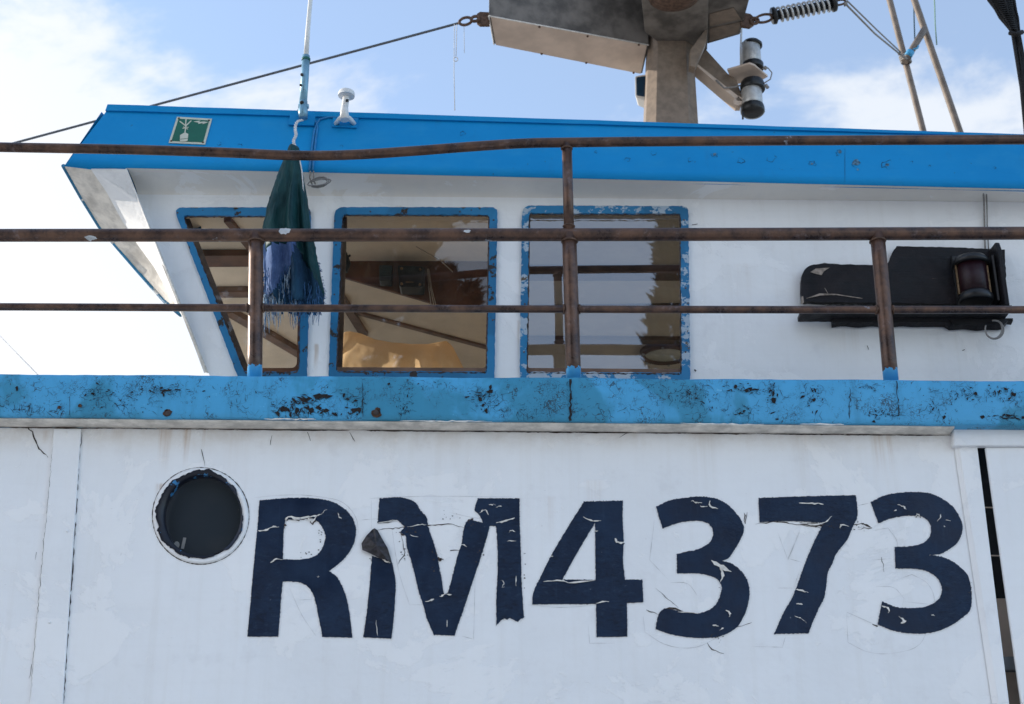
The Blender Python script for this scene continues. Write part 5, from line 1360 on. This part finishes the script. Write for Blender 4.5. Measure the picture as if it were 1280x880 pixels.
mb.prism([PY(x, y, LY + .02) for x, y in ((882, 61), (910, 92), (921, 100), (929, 124), (922, 123), (869, 81))], (0, .05, 0)); mb.build('bracket_arm', M['mast'], lan, bevel=.003)
mb = MB(); mb.prism([PY(x, y, LY) for x, y in ((869, 81), (872, 80), (924, 121), (928, 126), (922, 126))], (0, .10, 0)); mb.prism([PY(917 + 6 * math.cos(a) + 6, 126 + 6 * math.sin(a), LY) for a in [k * .8 for k in range(8)]], (0, .02, 0)); build_each(mb, 'bracket_flange', M['boxunder'], lan)
mb = MB(); mb.tube([PY(927, 34, LY), PY(926, 60, LY), PY(926, 82, LY)], .0055, 8); mb.build('rod', M['white_plastic'], lan)
mb = MB(); mb.tube([PY(x, y, LY - .04) for x, y in ((953, 86), (960, 85), (965, 91), (963, 99), (955, 104))], .0035, 6); mb.tube([PY(955, 84, LY - .05), PY(958, 86, LY - .05)], .011, 8); mb.tube([PY(957, 106, LY - .05), PY(960, 110, LY - .05)], .010, 8)
mb.tube([PY(x, y, LY - .01) for x, y in ((895, 100), (905, 110), (918, 109), (930, 105))], .005, 6); mb.build('cable', M['greyrope'], lan)
mb = MB(); 
for x in (928.5,): mb.tube([PY(x, 140, LY - .08), PY(x, 149, LY - .08)], .005, 6)
mb.build('drain_screw', M['black_plastic'], lan)

# small flood lamp left of the mast
FYY = MY + .05
fl_ = thing('flood_lamp', 'small square blue glass flood lamp peeking out left of the mast', 'flood lamp', PY(802, 128, FYY))
mb = MB(); q = rrect([(793.5, 95), (812, 92), (812, 128), (794, 121)], 2.5); mb.prism([PY(p.x, p.y, FYY) for p in q], (.02, .09, .0)); mb.build('housing', M['white_plastic'], fl_, bevel=.006)
mb = MB(); q = rrect([(795.5, 96.5), (811, 94.5), (811, 121), (796, 119)], 2); mb.prism([PY(p.x, p.y, FYY - .004) for p in q], (0, .006, 0)); mb.build('lens', simple('dark blue lens', (.015, .05, .10), .15), fl_)

# black net bundle, top right
NYY = 1.6
net = MB(); 
for i in range(46):
    t = R.uniform(-1, 1); top = PY(1250 + t * 24, -40, NYY + R.uniform(-.05, .05)); t0 = PY(1252 + t * 18, 0, NYY + R.uniform(-.04, .04)); nk = PY(1270 + t * 5, 41, NYY + R.uniform(-.02, .02)); lo = PY(1282 + t * 6 , 110, NYY + R.uniform(-.02, .02)); lo2 = PY(1296 + t * 8, 240, NYY)
    net.tube([top, t0, nk.lerp(t0, .45) + Vector((R.gauss(0, .006), 0, 0)), nk, lo, lo2], R.uniform(.004, .008), 5)
for k in range(26):
    y = -30 + k * 2.6; f = max(.2, (41 - y) / 60); cx = 1252 + (y) * .44
    net.tube([PY(cx - 22 * f, y - 2 * f, NYY - .03), PY(cx - 4, y + 4 * f, NYY - .045), PY(cx + 20 * f, y + 1, NYY - .03)], .0035, 4)
for dx in (-.03, .03): net.tube([PY(1250, -40, NYY) + Vector((dx, 0, -.02)), PY(1250, -40, NYY) + Vector((dx * .4, .1, 1.2)), PY(1250, -40, NYY) + Vector((-.2, .4, 4.5))], .02, 8)
net.tube([PY(1262, 41, NYY - .04), PY(1270, 43, NYY - .06), PY(1278, 40, NYY - .04)], .012, 6)
one(net, 'net_bundle', M['net'], 'gathered black net bundle hanging at the right edge of the photo', 'net')
mb = MB(); mb.tube([PY(-2, 418, 9), PY(46, 467, 9), PY(160, 585, 9)], .004, 4)
one(mb, 'far_line', M['wire'], 'hair thin line crossing the sky above the left cap rail', 'line')

# ================================================================== surroundings (quay, water) and trees behind the viewer
q_ = simple('worn concrete', (.48, .47, .45), .85, var=.2, scale=3, bump=.4, bd=.01)
mb = MB(); mb.box((-60, -60, -1.0), (60, -.9, 0)); o = mb.build('quay', q_); struct(o)
n = NT('harbour water'); wm = n.bsdf((.02, .045, .05), .12, 0, n.bump(n.noise(2, 5, .6), .6, .06), .5)
mb = MB(); mb.poly([(-900, -900, -1.0), (900, -900, -1.0), (900, 900, -1.0), (-900, 900, -1.0)]); o = mb.build('water', wm); struct(o)
leafm = simple('dark conifer leaf', (.035, .05, .022), .7, var=.5, scale=3)
bark = simple('bark', (.10, .07, .05), .9)
def tree(x, y, h, w, label, shape):
    t = thing('conifer_tree', label, 'tree', (x, y, 0), 'trees on the quay')
    mb = MB(); mb.tube([(x, y, 0), (x + .05, y, h * .5), (x, y, h * .96)], [.16, .10, .02], 8); mb.build('trunk', bark, t)
    mb = MB(); rr = random.Random(int(x * 10) + 3)
    for i in range(12000 if w < 5 else 30000):
        z = rr.random() ** .8; prof = (math.sin(math.pi * min(1, z * 1.02 + .06)) ** .5 * .9 + .1) if shape == 'column' else (1 - z) * 1.0 + .03
        a = rr.uniform(0, 2 * math.pi); cl_ = .7 + .5 * mnoise.noise(Vector((math.cos(a) * 1.5, math.sin(a) * 1.5, z * h * .7)))
        rad = w / 2 * prof * cl_ * rr.uniform(.5, 1.05) ** .5
        c_ = Vector((x + rad * math.cos(a), y + rad * math.sin(a), h * (.08 + .92 * z))); L_ = rr.uniform(.14, .34) * (1 if w < 5 else 1.4)
        d = Vector((math.cos(a) * .6 + rr.gauss(0, .3), math.sin(a) * .6 + rr.gauss(0, .3), rr.uniform(.2, 1.1))).normalized() * L_; s_ = d.orthogonal().normalized() * L_ * .30; s_.rotate(Matrix.Rotation(rr.uniform(0, 6), 3, d))
        k = len(mb.v); mb.v += [c_ - s_, c_ + s_, c_ + d]; mb.face((k, k + 1, k + 2))
    mb.build('crown', leafm, t, normals=False)
def refl_x(px, py, Y):  # world x, z of a thing at y=Y whose mirror image in the wheelhouse panes appears at pixel px, py
    q = PY(px, py, 2 * (WY + .012) - Y); return q.x, q.z
x_, z_ = refl_x(835, 262, -17); tree(x_ + .3, -17, z_ + 3.2, 2.1, 'tall columnar conifer with dense dark foliage', 'column')
tree(-5.0, -15.5, 21, 10.0, 'big broad dark conifer, widest of the row', 'column')
for (px, py, w, lb_) in ((556, 338, 3.4, 'pointed conifer beside the column shaped tree, tallest of the short ones'), (590, 362, 3.6, 'broad short conifer in the middle of the row'), (530, 352, 3.2, 'short conifer at the far end of the row')):
    x_, z_ = refl_x(px, py, -19); tree(x_, -19, z_, w, lb_, 'cone')

# ================================================================== light
SUN_AZ = math.radians(20)   # how far the sun stands behind the hull plane (to the left of the picture)
SUN_EL = math.radians(20)
sd = Vector((-math.cos(SUN_AZ) * math.cos(SUN_EL), math.sin(SUN_AZ) * math.cos(SUN_EL), math.sin(SUN_EL)))
ld = D.lights.new('sun', 'SUN'); ld.energy = 5.0; ld.angle = math.radians(.5); ld.color = (1, .91, .79)
lo = D.objects.new('sun', ld); COL.objects.link(lo); lo.rotation_euler = sd.to_track_quat('Z', 'Y').to_euler()
w = D.worlds.new('World'); scene.world = w; w.use_nodes = True; t = w.node_tree; t.nodes.clear()
class WN(NT):
    def __init__(s): s.t = t; s.co = t.nodes.new('ShaderNodeTexCoord').outputs['Generated']
n = WN()
sky = t.nodes.new('ShaderNodeTexSky'); sky.sky_type = 'NISHITA'; sky.sun_disc = False; sky.sun_elevation = SUN_EL
sky.sun_rotation = math.atan2(sd.x, sd.y); sky.air_density = 1.0; sky.dust_density = .6; sky.ozone_density = 1.4
bg = t.nodes.new('ShaderNodeBackground'); bg.inputs[1].default_value = .15; out_ = t.nodes.new('ShaderNodeOutputWorld')
xyz = n.sep()
nz = n.noise(3.4, 10, .60, co=n.map(loc=(.3, 1.7, .4), scale=(1, 1, 2.6)), dist=.35)
nz2 = n.noise(9, 7, .6, co=n.map(scale=(1, 1, 2.2)), dist=.3)
low_ = n.math('MULTIPLY', n.math('SUBTRACT', .555, xyz[2]), 3.0)
low_ = n.math('MINIMUM', low_, .30)
left = n.math('MULTIPLY', n.math('SUBTRACT', n.math('MULTIPLY', xyz[0], -1), .05), .36)
left = n.math('MINIMUM', left, -.005)
skm = n.node('ShaderNodeVectorMath', operation='MULTIPLY'); n.link(sky.outputs[0], skm.inputs[0]); skm.inputs[1].default_value = (1.70, 1.86, 2.02)
skyc = n.mix(.27, skm.outputs[0], (5.6, 6.2, 7.0))
f = n.math('ADD', n.math('ADD', nz, n.math('MULTIPLY', n.math('SUBTRACT', nz2, .5), .22)), n.math('ADD', low_, left))
f = n.math('ADD', f, n.math('MULTIPLY', n.ss(xyz[2], .58, .80), .50))  # unseen overhead cloud, added to brighten the hull
mask = n.ss(f, .50, .64)
glow = n.ss(n.math('ADD', n.math('MULTIPLY', xyz[0], -1), n.math('MULTIPLY', xyz[2], -.6)), -.25, .35)
cloud = n.mix(glow, (6.1, 6.4, 6.8), (8.2, 8.1, 8.1))
colr = n.mix(n.math('MULTIPLY', mask, .88), skyc, cloud)
sc = n.node('ShaderNodeVectorMath', operation='SCALE'); n.link(colr, sc.inputs[0])
n.link(n.ss(n.math('MULTIPLY', xyz[1], -1), -.05, .6, 1.0, 1.26), sc.inputs['Scale'])  # sky behind the camera raised as added fill light on the hull
t.links.new(sc.outputs[0], bg.inputs[0]); t.links.new(bg.outputs[0], out_.inputs[0])

scene.view_settings.view_transform = 'Standard'; scene.view_settings.look = 'None'; scene.view_settings.exposure = 0; scene.view_settings.gamma = 1
scene.render.engine = 'CYCLES'
scene.cycles.max_bounces = 8; scene.cycles.transparent_max_bounces = 12
scene.cycles.use_denoising = True
